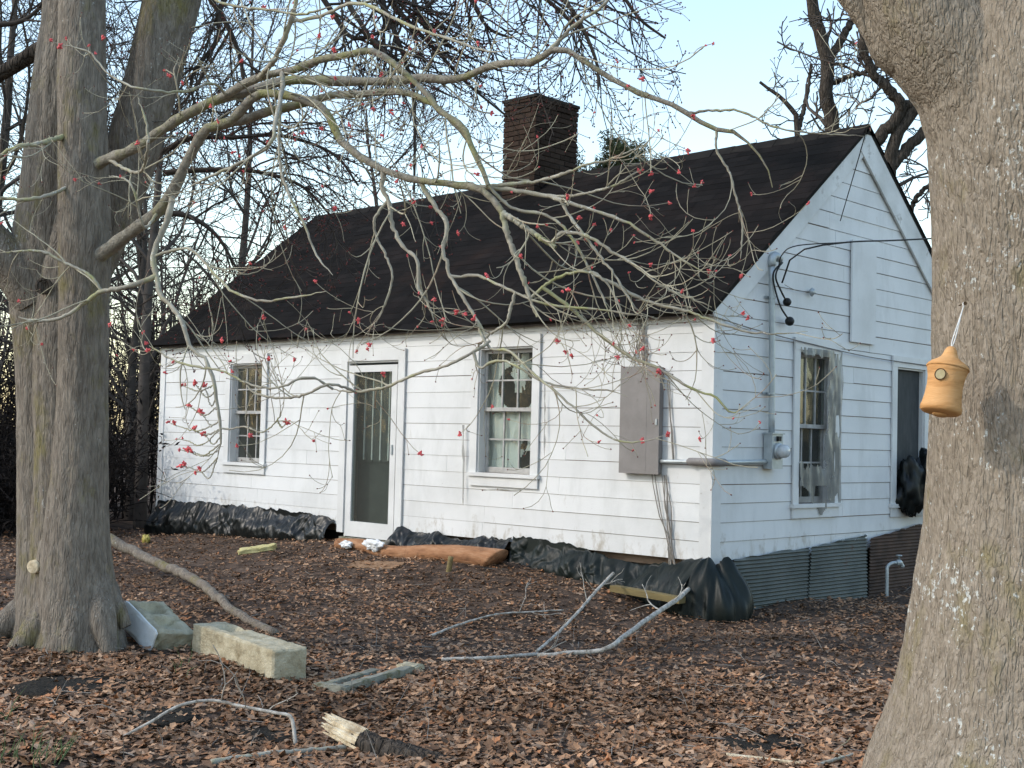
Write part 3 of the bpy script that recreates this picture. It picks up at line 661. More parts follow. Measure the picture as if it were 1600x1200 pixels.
sd_ = thing('service_drop', (.08, 1.05, 2.98), 'black drip-loop wires with two round splices below the weatherhead', 'wire')
A = np.array([.09, 1.04, 2.985])
k1, k2 = at(1230, 472, 0, .10), at(1234, 502, 0, .10)
wire('drip_loop', None, [A, at(1212, 432, 0, .13), at(1222, 458, 0, .12), k1], .010, par=sd_)
wire('drip_loop', None, [A+(0, .02, 0), at(1208, 430, 0, .11), at(1218, 475, 0, .12), k2], .010, par=sd_)
for kk, s_ in ((k1, .05), (k2, .055)):
    o = blob('splice', RUBBER, kk, (s_*.8, s_, s_*.9), 5, None, None, .12, nu=16, nv=10); link_to(o, sd_)
far = P(1800, 352, 17)
wire('overhead_cable', 'upper black overhead cable from gable wires off behind the right tree', [at(1222, 442, 0, .11), at(1235, 405, 0, .25), at(1262, 388, 0, .5), P(1330, 378, 13.0), P(1450, 373, 14), far], .009)
wire('overhead_cable', 'thinner cable curving up from the drip loop to the overhead line', [at(1216, 420, 0, .10), at(1222, 398, 0, .16), at(1245, 384, 0, .3), P(1320, 378.6, 12.9)], .006)
wire('telephone_wire', 'thin grey wire sagging across the gable wall above the windows', [at(1108, 492, 0, .055), at(1180, 515, 0, .06), at(1270, 538, 0, .06), at(1360, 558, 0, .06), at(1470, 574, 0, .06)], .006, VINE)
wire('hanging_wire', 'thin dark wire slanting from above the roof peak to the gable', [at(1313, 345, 0, .06), P(1352, 210, 12.6), P(1380, 100, 12.5), P(1405, -20, 12.5)], .0055)
ins = at(1269, 456, 0, .06)
o = blob('insulator', GALV, ins, (.03, .035, .04), 4, 'small grey wire insulator on the gable between mast and attic panel', 'insulator', .3, nu=14, nv=10)
wire('insulator_wire', 'thin loop of wire reaching the small gable insulator', [at(1226, 445, 0, .06), at(1245, 454, 0, .06), ins], .003, VINE)
# spigot
sp = thing('water_spigot', at(1386, 915, 0, .22), 'upright grey pipe with water spigot by the rusty skirt sheet', 'spigot')
b0 = at(1386, 890, 0, .22); b0 = np.array([.22, b0[1], gz(.22, b0[1])-.05])
tubes(MB(), cat([b0, b0+(0, 0, .30), b0+(.0, .01, .38), b0+(.03, .06, .42), b0+(.05, .14, .42)], 18), np.full(18, .020), 12, True).build('pipe', GALV, sp, True)
tubes(MB(), cat([b0+(.05, .13, .42), b0+(.06, .19, .42), b0+(.07, .23, .37)], 8), np.array([.03, .034, .034, .03, .026, .024, .024, .026]), 12, True).build('tap', GALV, sp, True)
lathe(MB(), [(0, .012), (.05, .012), (.052, .035), (.066, .035), (.07, .01)], b0+(.055, .17, .44)).build('wheel', GALV, sp, True)
# vines
def vine(label, start, end, n, spread, g):
    m = MB()
    for k in range(n):
        a, b = np.array(start)+(g.normal()*spread, 0, g.normal()*.05), np.array(end)+(g.normal()*spread, 0, g.normal()*.03)
        K = 12; t = np.linspace(0, 1, K)[:, None]; c = a+(b-a)*t; c[:, 0] += spread*1.0*noise(t[:, 0]*3.3+k*7, k*3, 0, 12)
        c[:, 1] = -.034-.010*np.abs(noise(t[:, 0]*4, k, 0, 2)); tubes(m, c, np.linspace(.007, .004, K), 5)
    tag(m.build('dead_vine', VINE, smooth=True), label, 'vine', 'dead vines on the front wall')
g_ = np.random.default_rng(3)
vine('dead vine stems climbing the wall under the breaker box', (-.40, 0, -.12), (-.58, 0, .80), 7, .045, g_)
vine('dead vine stems hanging from the eave above the breaker box', (-.82, 0, 1.87), (-.86, 0, 2.42), 9, .045, g_)
vine('single dead vine stem running up beside the breaker box', (-.40, 0, .96), (-.52, 0, 1.75), 2, .01, g_)

# ------------------------------------------------------------------ right oak with birdhouse
OD = 5.25
def bark_disp(f, amp, seed, fl=.16):
    def d(V, a):
        z = V[..., 2]
        n = noise(V[..., 0]*f, V[..., 1]*f, z*f*fl, seed); n2 = noise(V[..., 0]*f*2.1, V[..., 1]*f*2.1, z*f*fl*2.4, seed+1)
        n3 = noise(V[..., 0]*3, V[..., 1]*3, z*1.2, seed+2)
        return amp*((1-np.abs(n)*2.2)*.6+(1-2*np.abs(n2))*.4)+amp*.9*n3
    return d
oak = thing('oak_tree', P(1650, 1335, OD), 'thick lichen-spotted oak trunk standing at the right edge', 'tree')
prof = [(1420, 1655, 345), (1335, 1652, 318), (1265, 1650, 300), (1200, 1648, 283), (1100, 1646, 243), (1000, 1645, 220), (900, 1645, 205), (800, 1644, 191), (700, 1643, 183),
        (600, 1642, 177), (500, 1641, 174), (400, 1641, 173), (300, 1642, 178), (200, 1646, 188), (100, 1655, 190), (0, 1665, 180), (-150, 1690, 165), (-400, 1740, 150), (-800, 1800, 120)]
c = cat([list(P(x, y, OD))+[r*OD/F] for y, x, r in prof], 380)
tubes(MB(), c[:, :3], c[:, 3], 290, disp=bark_disp(26, .015, 3, .16)).build('trunk', OAK, oak, True)
lp = [(1640, 560, 150), (1618, 430, 148), (1602, 310, 137), (1578, 205, 125), (1535, 120, 110), (1472, 55, 94), (1434, -8, 86), (1405, -100, 80), (1370, -300, 70), (1300, -700, 45)]
c = cat([list(P(x, y, OD-.02))+[r*OD/F] for x, y, r in lp], 170)
tubes(MB(), c[:, :3], c[:, 3], 170, disp=bark_disp(30, .024, 3, .2)).build('limb', OAK, oak, True)
lp = [(1450, 70, 70), (1402, 62, 52), (1374, 46, 30), (1352, 24, 20), (1331, -2, 18), (1300, -45, 18), (1250, -140, 14)]
c = cat([list(P(x, y, OD+.02))+[r*OD/F] for x, y, r in lp], 60)
tubes(MB(), c[:, :3], c[:, 3], 60, disp=bark_disp(22, .09, 13)).build('limb', OAK, oak, True)

bh = thing('birdhouse', P(1472, 645, 4.86), 'orange turned-wood birdhouse hanging on the oak trunk by a white cord', 'birdhouse')
top = P(1487, 541, 4.88); base = P(1469, 645, 4.84); axb = (top-base)/np.linalg.norm(top-base); hb = np.linalg.norm(top-base)
s_ = 4.86/F
def prof_m(rows): return [(h*hb, r*s_) for h, r in rows]
lathe(MB(), prof_m([(-.02, 8), (-.015, 20), (0, 28), (.03, 31.5), (.09, 31.5), (.13, 30), (.25, 28), (.40, 27), (.52, 28), (.62, 30.5), (.655, 31.5)]), base, axb, 40).build('body', BIRDW, bh, True)
lathe(MB(), prof_m([(.655, 32.5), (.67, 33), (.70, 31.5), (.74, 27), (.785, 19), (.83, 13.5), (.88, 11), (.94, 9), (.98, 6), (1.0, 1)]), base, axb, 40).build('cap', BIRDW, bh, True)
lathe(MB(), prof_m([(-.05, 9), (-.03, 12), (-.018, 12)]), base, axb, 20).build('peg', BIRDW, bh, True)
hc = P(1470, 581, 4.77); toc = CAM-hc; toc -= axb*(toc@axb); toc /= np.linalg.norm(toc)
ctr = base+axb*((hc-base)@axb); off = hc-ctr; off -= toc*(off@toc); hcs = ctr+off+toc*math.sqrt(max(0, (28.8*s_)**2-(off@off)))
nh = (hcs-ctr)/np.linalg.norm(hcs-ctr)
tn = np.cross(nh, axb); tn /= np.linalg.norm(tn)
K = 25; a = np.linspace(0, 2*np.pi, K)
ring = hcs+nh*.0008+np.outer(np.cos(a), tn)*8.2*s_+np.outer(np.sin(a), axb)*8.8*s_
tubes(MB(), ring, np.full(K, .0022), 6).build('hole_rim', DARKRING, bh, True)
lathe(MB(), [(-.008, 7.8*s_), (.0012, 7.6*s_)], hcs, nh, 20).build('hole', HOLE, bh)
hang = P(1506, 476, 4.955)
m = MB()
for e in (-1, 1):
    K = 14; t = np.linspace(0, 1, K)[:, None]; c = top-axb*.004+(hang-top)*t+RX*e*.006*np.sin(np.pi*t**.6)*(1-t)
    tubes(m, c, np.full(K, .0022), 5)
lathe(m, [(0, .004), (.012, .006), (.02, .002)], hang-np.array([0, 0, .01])); m.build('cord', CORD, bh, True)
tubes(MB(), np.array([hang+FW*.05, hang-FW*.012+UP*.004]), np.array([.003, .003]), 8, True).build('nail', DARKRING, bh)
lathe(MB(), [(0, .007), (.003, .007)], hang-FW*.012+UP*.004, -FW, 12).build('nail_head', DARKRING, bh)

# ------------------------------------------------------------------ left maple
STEMC = []
maple = thing('maple_tree', P(110, 1000, 9.4), 'multi-stemmed grey maple at the left with red blossoms on long branches', 'tree')
def stem(name, rows, mt, seed, K=210, S=100, amp=.04, f=24, par=maple):
    c = cat([list(P(x, y, d))+[r*d/F] for x, y, d, r in rows], K)
    o = tubes(MB(), c[:, :3], c[:, 3], S, disp=bark_disp(f, amp, seed)).build(name, mt, par, True)
    if not STEMC: STEMC.append(c[:, :3])
    return c
stem('trunk', [(126, 1060, 9.30, 84), (124, 990, 9.30, 66), (122, 920, 9.3, 57), (120, 850, 9.3, 50), (122, 780, 9.3, 44), (126, 700, 9.3, 40), (129, 600, 9.3, 37.5), (131, 480, 9.3, 37), (132, 380, 9.3, 39),
               (130, 250, 9.32, 37), (128, 120, 9.35, 36), (128, 0, 9.4, 34), (135, -200, 9.5, 30), (150, -500, 9.8, 24), (160, -900, 10, 14)], MAPLE, 21)
stem('trunk', [(72, 1060, 9.55, 64), (74, 990, 9.55, 52), (74, 900, 9.58, 46), (73, 800, 9.6, 43), (72, 680, 9.62, 42), (70, 560, 9.62, 43), (66, 470, 9.62, 48), (70, 400, 9.62, 52), (80, 300, 9.66, 47),
               (95, 150, 9.7, 44), (112, 0, 9.8, 41), (125, -200, 10, 36), (130, -600, 10.3, 24)], MAPLE, 25)
stem('trunk', [(98, 1060, 9.5, 70), (99, 960, 9.5, 56), (100, 850, 9.5, 50), (101, 700, 9.5, 47), (102, 560, 9.5, 46), (104, 460, 9.52, 44), (108, 380, 9.55, 36), (112, 300, 9.6, 22)], MAPLE, 27)
stem('trunk', [(100, 520, 9.72, 20), (130, 440, 9.75, 34), (165, 350, 9.78, 39), (203, 245, 9.8, 40), (236, 130, 9.85, 41), (268, 0, 9.9, 42), (310, -160, 10, 38), (390, -450, 10.3, 28), (470, -800, 10.6, 15)], MAPLE, 29)
stem('limb', [(60, 470, 9.55, 38), (30, 425, 9.5, 36), (-10, 385, 9.45, 33), (-70, 310, 9.4, 28), (-160, 160, 9.3, 20), (-230, -60, 9.3, 14), (-270, -350, 9.4, 6)], MAPLE, 33, 60, 50)
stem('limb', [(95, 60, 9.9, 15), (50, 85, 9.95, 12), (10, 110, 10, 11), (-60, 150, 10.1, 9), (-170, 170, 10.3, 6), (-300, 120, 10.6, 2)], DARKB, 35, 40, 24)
# root flare lobes
for (x, y, d, ex, ey) in ((95, 930, 9.2, 20, 1020), (150, 925, 9.15, 168, 1006), (120, 930, 9.1, 110, 1030), (152, 905, 9.4, 184, 955), (60, 940, 9.5, -40, 1000)):
    stem('root', [((x+240)/3, y-170, 9.42, 9), ((2*x+120)/3, y-80, 9.3, 20), (x, y-15, d+.08, 22), ((x+ex)/2, (y+ey)/2+5, d-.02, 22), (ex, ey, d-.08, 14), (ex+(ex-x)*.4, ey+25, d-.1, 9)], MAPLE, int(x), 36, 26, .07)
# knot and saw cut
knot = P(68, 447, 9.28); lathe(MB(), [(-.02, .06), (.0, .062), (.004, .045), (-.01, .02)], knot, -FW, 20).build('knot', DARKB, maple, True)
cut = P(51, 886, 9.24); lathe(MB(), [(-.12, .055), (0, .05), (.002, .045)], cut, -FW*.9-RX*.3, 20).build('saw_cut', ROT, maple, True)

def dep(x): return float(np.interp(x, [0, 150, 500, 800, 1250], [9.3, 9.2, 8.3, 7.4, 6.9]))
limbsL, limbsR = [], []
LM = MB()
def near_depth(x, y, rad=42):
    best = (1e9, None)
    for c in limbsL+STEMC:
        a, b, d = proj(c); q = (a-x)**2+(b-y)**2; k = int(q.argmin())
        if q[k] < best[0]: best = (q[k], d[k], c[k])
    return best if best[0] < rad*rad else None
def limb(pts, r0, r1, dd=0., d0=None, K=44, mt=0):
    """one bough followed through image points, each at its own distance; it springs from the nearest older bough or trunk"""
    q = []; nd = near_depth(*pts[0]) if limbsL or STEMC else None
    for k, p in enumerate(pts):
        t = k/(len(pts)-1); d = dep(p[0])+dd
        if nd: d = nd[1]+(d-nd[1])*min(1, t/(.12 if len(limbsL) < 2 else .45))
        q.append(list(P(p[0], p[1], d))+[(r1+(r0-r1)*(1-t)**(1.6 if r0 > 8 else .9))*d/F*(1 if r0 > 6 else .86)*(1+.45*math.exp(-max(0, t-.05)*14) if len(limbsL) < 2 else 1)])
    if nd: q[0][:3] = list(nd[2])
    c = cat(q, K); c[1:-1, :3] += .0012*rng.normal(size=(K-2, 3)); c[2:-2:3, :3] += .0035*rng.normal(size=c[2:-2:3, :3].shape); c[1:-1, 3] *= 1+.10*rng.normal(size=K-2); c[:, 3] *= np.minimum(1, .3+np.linspace(1, 0, K)/.16) if r1 < 3 else 1
    limbsL.append(c[:, :3]); limbsR.append(c[:, 3])
B_ = []
def bough(*a, **k): limb(*a, **k); B_.append((limbsL[-1], limbsR[-1]))
bough([(118, 455), (140, 412), (172, 388), (220, 350), (252, 325), (275, 290), (298, 240), (325, 200), (360, 190), (400, 150), (440, 148), (500, 165), (520, 195), (535, 222), (590, 262), (650, 280), (700, 288), (742, 292), (765, 306), (785, 332)], 10.5, 5.0)
bough([(118, 300), (138, 268), (165, 250), (200, 237), (250, 205), (300, 175), (350, 150), (400, 123), (467, 107), (500, 93), (533, 88), (567, 80), (587, 82), (613, 97), (633, 115), (653, 133), (677, 163), (710, 190), (730, 207), (737, 233), (753, 263), (763, 290)], 7.5, 3.6)
bough([(345, 155), (400, 140), (450, 125), (533, 127), (600, 127), (660, 122), (717, 123), (760, 105), (800, 97), (837, 97), (857, 80), (880, 76), (910, 93), (947, 118), (997, 145), (1047, 163), (1083, 183), (1107, 197), (1150, 207), (1183, 240), (1200, 263), (1207, 293)], 7.5, 2.4, dd=.2)
bough([(325, 200), (370, 190), (400, 180), (467, 163), (517, 150), (567, 147), (617, 143), (650, 150), (683, 167), (717, 200), (737, 227), (760, 280)], 7.5, 3, dd=.15)
bough([(785, 332), (792, 365), (805, 400), (822, 447), (830, 472), (840, 495)], 6, 3)
bough([(785, 330), (815, 352), (845, 372), (868, 387)], 5.5, 4.5)
bough([(862, 383), (868, 372), (882, 363), (920, 370), (960, 395), (1000, 420), (1040, 450), (1112, 480)], 4.2, 1.8, dd=-.05)
bough([(742, 291), (800, 296), (860, 308), (900, 320), (960, 340), (1000, 360), (1060, 402), (1100, 425)], 4.6, 1.8)
bough([(745, 288), (830, 284), (880, 272), (915, 257), (950, 250), (1000, 230)], 3.8, 1.5)
bough([(860, 309), (900, 305), (960, 290), (985, 275), (1004, 263)], 3, 1.4)
bough([(872, 312), (885, 330), (905, 358), (930, 390), (960, 430), (985, 470), (1010, 500)], 3.4, 1.6)
bough([(760, 290), (800, 325), (850, 335), (880, 355), (910, 400), (935, 450), (955, 500)], 3.4, 1.8, dd=.1)
bough([(590, 262), (597, 295), (606, 310), (610, 330), (611, 348), (618, 366), (630, 386), (650, 403), (654, 425), (654, 450), (667, 473), (678, 500)], 4.6, 2.4)
bough([(605, 312), (586, 340), (588, 370), (604, 400), (613, 430), (609, 455), (600, 480), (588, 505)], 3, 1.5)
bough([(655, 282), (672, 310), (680, 322), (697, 346), (697, 368), (692, 390), (699, 410), (700, 425), (715, 450), (732, 478), (745, 500), (765, 533)], 4.8, 2.4)
bough([(702, 430), (722, 432), (745, 430), (780, 445), (830, 468), (870, 478), (920, 482), (980, 490), (1022, 495)], 3.4, 1.4)
bough([(830, 465), (860, 440), (900, 425), (925, 428), (950, 445), (968, 480), (978, 505)], 3, 1.6)
bough([(810, 455), (798, 480), (790, 505), (762, 525), (742, 548)], 3.4, 2)
bough([(765, 533), (740, 550), (700, 570), (650, 585), (600, 605), (555, 612), (520, 608)], 3.0, 2.4, dd=-.3)
bough([(555, 612), (515, 600), (480, 615), (440, 622), (400, 615), (383, 598)], 2.4, 2.2, dd=-.6)
bough([(520, 608), (490, 590), (463, 593), (450, 601), (417, 607), (383, 597), (347, 580), (283, 567), (233, 540)], 2.4, 2.0, dd=-.6)
bough([(742, 552), (750, 574), (770, 565), (789, 564), (810, 573), (845, 595), (897, 606), (950, 610), (981, 620)], 2.8, 1.4, dd=-.2)
bough([(745, 500), (764, 543), (789, 546), (810, 560), (838, 588), (866, 610), (897, 637), (932, 669), (964, 688), (1002, 690), (1041, 680)], 3, 1.4, dd=-.3)
bough([(840, 440), (890, 480), (936, 522), (985, 557), (1030, 575), (1065, 599), (1090, 611), (1120, 622), (1135, 640), (1150, 645), (1172, 630)], 3.6, 1.4)
bough([(930, 420), (1010, 470), (1080, 488), (1115, 502), (1165, 518), (1200, 522), (1262, 518)], 3.2, 1.2)
bough([(275, 290), (262, 340), (240, 400), (245, 433), (250, 460), (267, 477), (283, 500), (297, 540), (320, 563), (333, 593), (340, 633), (345, 680), (340, 715)], 5.5, 2.2, dd=-.3)
bough([(340, 672), (360, 670), (383, 667), (410, 675), (435, 655), (441, 640)], 1.8, 1.2, dd=-.3)
bough([(243, 436), (200, 448), (160, 455), (130, 475), (100, 495), (60, 502), (28, 495)], 5, 2.4, dd=-.4)
bough([(160, 455), (140, 430), (100, 410), (60, 392), (10, 395)], 3.2, 2, dd=-.4)
bough([(850, 95), (877, 60), (900, 38), (935, 15), (960, -10)], 4, 2.5, dd=.2)
bough([(1107, 197), (1120, 235), (1140, 270), (1150, 310), (1160, 350), (1157, 405)], 2.6, 1.4, dd=.2)
bough([(1083, 183), (1120, 172), (1160, 175), (1200, 195), (1240, 205), (1300, 210), (1352, 213)], 2.6, 1.2, dd=.2)
bough([(400, 123), (430, 90), (455, 30), (470, -30)], 5, 5, dd=-.4)
bough([(455, 35), (500, 25), (560, 5), (640, 40), (700, 60), (760, 80), (800, 78)], 4, 1.4, dd=-.5)
bough([(310, -10), (360, 8), (420, 15), (470, 22), (520, 10)], 2.6, 2, dd=-1.)
bough([(352, 150), (330, 130), (290, 143), (230, 140), (195, 130), (165, 112), (140, 82), (80, 65)], 2.6, 1.6, dd=-1.2)
bough([(125, 205), (60, 225), (25, 230), (-30, 260)], 5, 3, dd=-.3)
bough([(120, 275), (90, 300), (40, 312), (0, 310), (-40, 320)], 4, 2.4, dd=-.3)
bough([(170, 255), (215, 270), (230, 235), (228, 190), (215, 150)], 3.4, 2, dd=-.4)
bough([(250, 330), (225, 355), (210, 300), (195, 280), (170, 275)], 3, 1.6, dd=-.4)
bough([(435, 110), (440, 145), (430, 190), (425, 220), (395, 245), (340, 270), (290, 295)], 4.6, 2, dd=-.5)
bough([(440, 150), (437, 250), (450, 300), (475, 350), (495, 400), (520, 430)], 3, 1.8, dd=-.4)
bough([(244, 405), (290, 388), (318, 408), (340, 434), (370, 458), (410, 470), (440, 467), (480, 462), (510, 455)], 3, 1.6, dd=-.4)
spray = [(283, 602, 333, 596), (303, 598, 335, 612), (318, 601, 338, 625), (293, 633, 340, 640), (311, 641, 341, 655), (263, 660, 340, 664), (275, 686, 343, 672), (300, 670, 343, 668), (318, 677, 344, 685), (281, 703, 343, 692), (295, 703, 343, 700), (280, 728, 342, 712), (306, 738, 341, 714), (448, 659, 434, 656)]
for (x, y, sx, sy) in spray: bough([(sx, sy), (sx*.6+x*.4, max(sy, y)+9), (sx*.25+x*.75, (sy*.25+y*.75)+6), (x, y)], 1.4, .9, dd=-.3)
for k, (c, r) in enumerate(B_):
    big = r[0] > .02
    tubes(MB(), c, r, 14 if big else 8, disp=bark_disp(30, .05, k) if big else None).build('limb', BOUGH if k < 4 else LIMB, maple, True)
tw = MB()
PL = np.stack([c for c, _ in B_[:-14]]); RL = np.stack([r for _, r in B_[:-14]])
big = RL[:, 0] > .030
lift = lambda t: -.08+.26*t
T1, R1 = grow(PL, RL, 4, (.35, 1.0), (22, 60), .55, .22, lift, .06, 10, .35, .0023, bend=.09)
T1b, R1b = grow(PL[big], RL[big], 9, (.6, 1.6), (30, 70), .22, .35, lift, .06, 10, .45, .0036, bend=.09)
T1, R1 = np.concatenate([T1, T1b]), np.minimum(np.concatenate([R1, R1b]), .0055)
T2, R2 = grow(T1, R1, 3, (.15, .55), (22, 55), .75, .2, lift, .08, 8, .45, .0019, bend=.12)
T3, R3 = grow(T2, R2, 1, (.08, .25), (25, 55), .8, .3, lift, .1, 6, .6, .0016, bend=.15)
tubes(tw, T1, R1, 5); tubes(tw, T2, R2, 4); tubes(tw, T3, R3, 3)
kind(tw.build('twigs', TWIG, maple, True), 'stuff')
def blossom_mesh(seed):
    g = np.random.default_rng(seed); m = MB()
    for k in range(9):
        d = g.normal(size=3); d[2] = abs(d[2])*.6; d /= np.linalg.norm(d); L_ = g.uniform(.010, .02)
        tubes(m, cat([(0, 0, 0), d*L_*.5+g.normal(size=3)*.002, d*L_], 4), np.array([.002, .0042, .0048, .001]), 5)
    return m.mesh('blossom', BLOSSOM, True)
BM = [blossom_mesh(s) for s in range(4)]
tips = np.concatenate([T1[:, -1], T2[:, -1]]); px, py, dd_ = proj(tips)
vis = np.where((px > 0) & (px < 1400) & (py > 0) & (py < 760))[0]
pick = rng.choice(vis, 190, replace=False)
expl = [(228, 535, -.75), (232, 548, -.75), (346, 532, -.5), (1003, 264, 0), (1000, 268, 0), (880, 455, -.1), (860, 500, 0), (725, 490, -.1), (715, 487, -.1), (740, 497, -.1), (340, 190, -.4), (350, 215, -.4), (375, 245, -.4), (365, 238, -.4), (80, 63, -1.2), (95, 72, -1.2),
        (160, 60, -1.2), (150, 83, -1.2), (264, 118, -.9), (800, 300, 0), (872, 532, 0), (690, 500, -.1), (630, 350, -.1), (330, 165, -.4), (1030, 580, 0), (598, 585, -.5), (1043, 678, 0), (1005, 690, 0)]
pts = [tips[k] for k in pick] + [c[-1] for c, _ in B_[-14:]] + [c[-6]+(0, 0, .012) for c, _ in B_[-14:-1]] + [P(x, y, dep(x)+o) for x, y, o in expl]
for k, p in enumerate(pts):
    o = bpy.data.objects.new('blossom', BM[k % 4]); COL.objects.link(o); o.parent = maple; o.matrix_parent_inverse = WM['maple_tree'].inverted()
    o.location = p; o.rotation_euler = rng.uniform(0, 6.28, 3); s_ = rng.uniform(.45, 1.3)*(1.25 if k >= 190 else 1); o.scale = (s_,)*3
# buds on the other tips
bd = MB(); rest = np.concatenate([T3[:, -1], T2[:, -1]]); a = rng.normal(size=rest.shape); a /= np.linalg.norm(a, axis=1, keepdims=True)
q = np.stack([rest-a*.004, rest, rest+a*.006], 1); tubes(bd, q, np.tile([[.0015, .0045, .001]], (len(q), 1)), 5)
kind(bd.build('buds', BUD, maple, True), 'stuff')
# upper boughs hanging in from above the frame, coloured dark as if out of flash
DKp = [[(500, -120), (543, 0), (560, 30), (580, 60), (600, 80), (613, 110), (625, 150)], [(560, -140), (597, 0), (613, 40), (627, 77), (637, 107), (647, 150), (648, 233), (647, 300)],
       [(560, -130), (610, 0), (633, 27), (653, 50), (683, 80), (710, 110), (735, 135), (790, 180)], [(620, -110), (647, 0), (663, 40), (677, 80), (668, 113)], [(460, -150), (350, 0), (340, 60), (300, 120), (305, 170)],
       [(470, -60), (520, 20), (560, 60), (650, 20), (700, -20)], [(250, 240), (300, 215), (360, 215), (440, 212), (520, 240), (560, 290)], [(255, 270), (330, 265), (400, 268), (470, 290), (520, 340)],
       [(250, 330), (300, 340), (340, 370), (370, 420)], [(640, -140), (760, -40), (840, -10), (900, 40), (930, 60)], [(700, -160), (880, -70), (960, -20), (1000, 30), (1040, 60)], [(640, -140), (720, -30), (760, 40), (800, 60)],
       [(770, -160), (830, -40), (890, 10), (930, 90), (935, 140)], [(310, -30), (360, 50), (380, 120), (375, 200)], [(-20, 40), (40, 30), (90, -20)]]
DL, DRr = [], []
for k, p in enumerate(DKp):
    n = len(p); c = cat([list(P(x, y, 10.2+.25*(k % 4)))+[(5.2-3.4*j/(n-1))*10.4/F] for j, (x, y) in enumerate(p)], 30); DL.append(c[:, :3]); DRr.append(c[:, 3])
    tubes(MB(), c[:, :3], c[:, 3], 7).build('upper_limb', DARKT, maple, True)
DL, DRr = np.stack(DL), np.stack(DRr)
hangf = lambda t: -.16+.26*t
U1, V1 = grow(DL, DRr, 14, (.5, 1.4), (25, 70), .5, .2, hangf, .07, 9, .45, .0036, bend=.06)
U2, V2 = grow(U1, V1, 4, (.2, .6), (25, 65), .8, .2, hangf, .08, 7, .55, .003, bend=.09)
U3, V3 = grow(U2, V2, 2, (.08, .25), (30, 60), .8, .3, lift, .09, 5, .6, .0028)
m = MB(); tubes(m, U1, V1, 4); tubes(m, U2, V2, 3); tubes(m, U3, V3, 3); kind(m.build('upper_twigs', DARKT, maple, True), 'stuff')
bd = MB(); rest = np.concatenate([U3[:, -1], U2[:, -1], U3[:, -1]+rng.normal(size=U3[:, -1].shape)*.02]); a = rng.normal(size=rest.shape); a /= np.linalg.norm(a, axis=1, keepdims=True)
tubes(bd, np.stack([rest-a*.006, rest, rest+a*.008], 1), np.tile([[.003, .0085, .002]], (len(rest), 1)), 5); kind(bd.build('upper_buds', BUD, maple, True), 'stuff')

# ------------------------------------------------------------------ trees behind
def backtree(name, base, h, r, label, seed, lean=(0, 0), n=(26, 6, 5, 3), spread=.42, mt=BACKB, fork=.25, group='bare trees behind the house', tw_r=.008):
    g = np.random.default_rng(seed); base = np.array(base, float)
    t = thing(name, base, label, 'tree', group)
    K = 12; z = np.linspace(0, 1, K); c = base+np.stack([lean[0]*z*h+.25*h*.1*noise(z*3, seed, 0, seed), lean[1]*z*h+.25*h*.1*noise(z*3, seed+9, 0, seed), z*h], 1)
    rd = r*(1-.85*z); tubes(MB(), c, rd, 12, disp=bark_disp(9, .06, seed)).build('trunk', mt, t, True)
    A, a = grow(c[None], rd[None], n[0], (h*spread*.7, h*spread), (30, 70), .5, fork, .05, .13, 9, .25, .012, g)
    B, b = grow(A, a, n[1], (h*spread*.25, h*spread*.5), (30, 65), .55, .2, .04, .15, 7, .35, .009, g)
    m = MB(); tubes(m, A, a, 6); tubes(m, B, b, 4)
    C, c_ = grow(B, b, n[2], (.5, 1.5), (30, 65), .6, .2, .03, .18, 5, .5, tw_r, g); tubes(m, C, c_, 3)
    D, d = grow(C, c_, n[3], (.25, .7), (30, 65), .7, .2, .02, .2, 4, .6, tw_r*.75, g); tubes(m, D, d, 3)
    m.build('crown', mt, t, True); return t
gr = lambda px, d: (lambda p: (p[0], p[1], gz(p[0], p[1])-.1))(P(px, 700, d))
LB = ['slender dark bare tree just left of the house corner', 'bare tree behind the thicket near the left photo edge', 'bare tree cut by the left photo edge behind the thicket', 'tall bare tree rising behind the left roof slope',
      'bare tree behind the house left of the chimney', 'thin bare tree straight behind the maple trunks', 'distant bare tree left of the maple trunks', 'low bare tree in the gap between maple and house', 'twiggy bare tree behind the low one in the gap beside the house']
for k, (px_, d, h, r) in enumerate([(243, 21, 9.5, .11), (-20, 24, 12, .16), (-60, 22, 11, .15), (370, 31, 12, .15), (560, 36, 11, .15), (120, 30, 10, .14), (40, 31, 12, .16), (195, 22.5, 7.5, .10), (215, 25, 8.5, .12)]):
    backtree('bare_tree', gr(px_, d), h, r, LB[k], 100+k, n=(14, 5, 4, 2) if h > 9 else (22, 6, 4, 2), fork=.05 if h < 9 else .25, tw_r=.0062+.00022*(d-20))

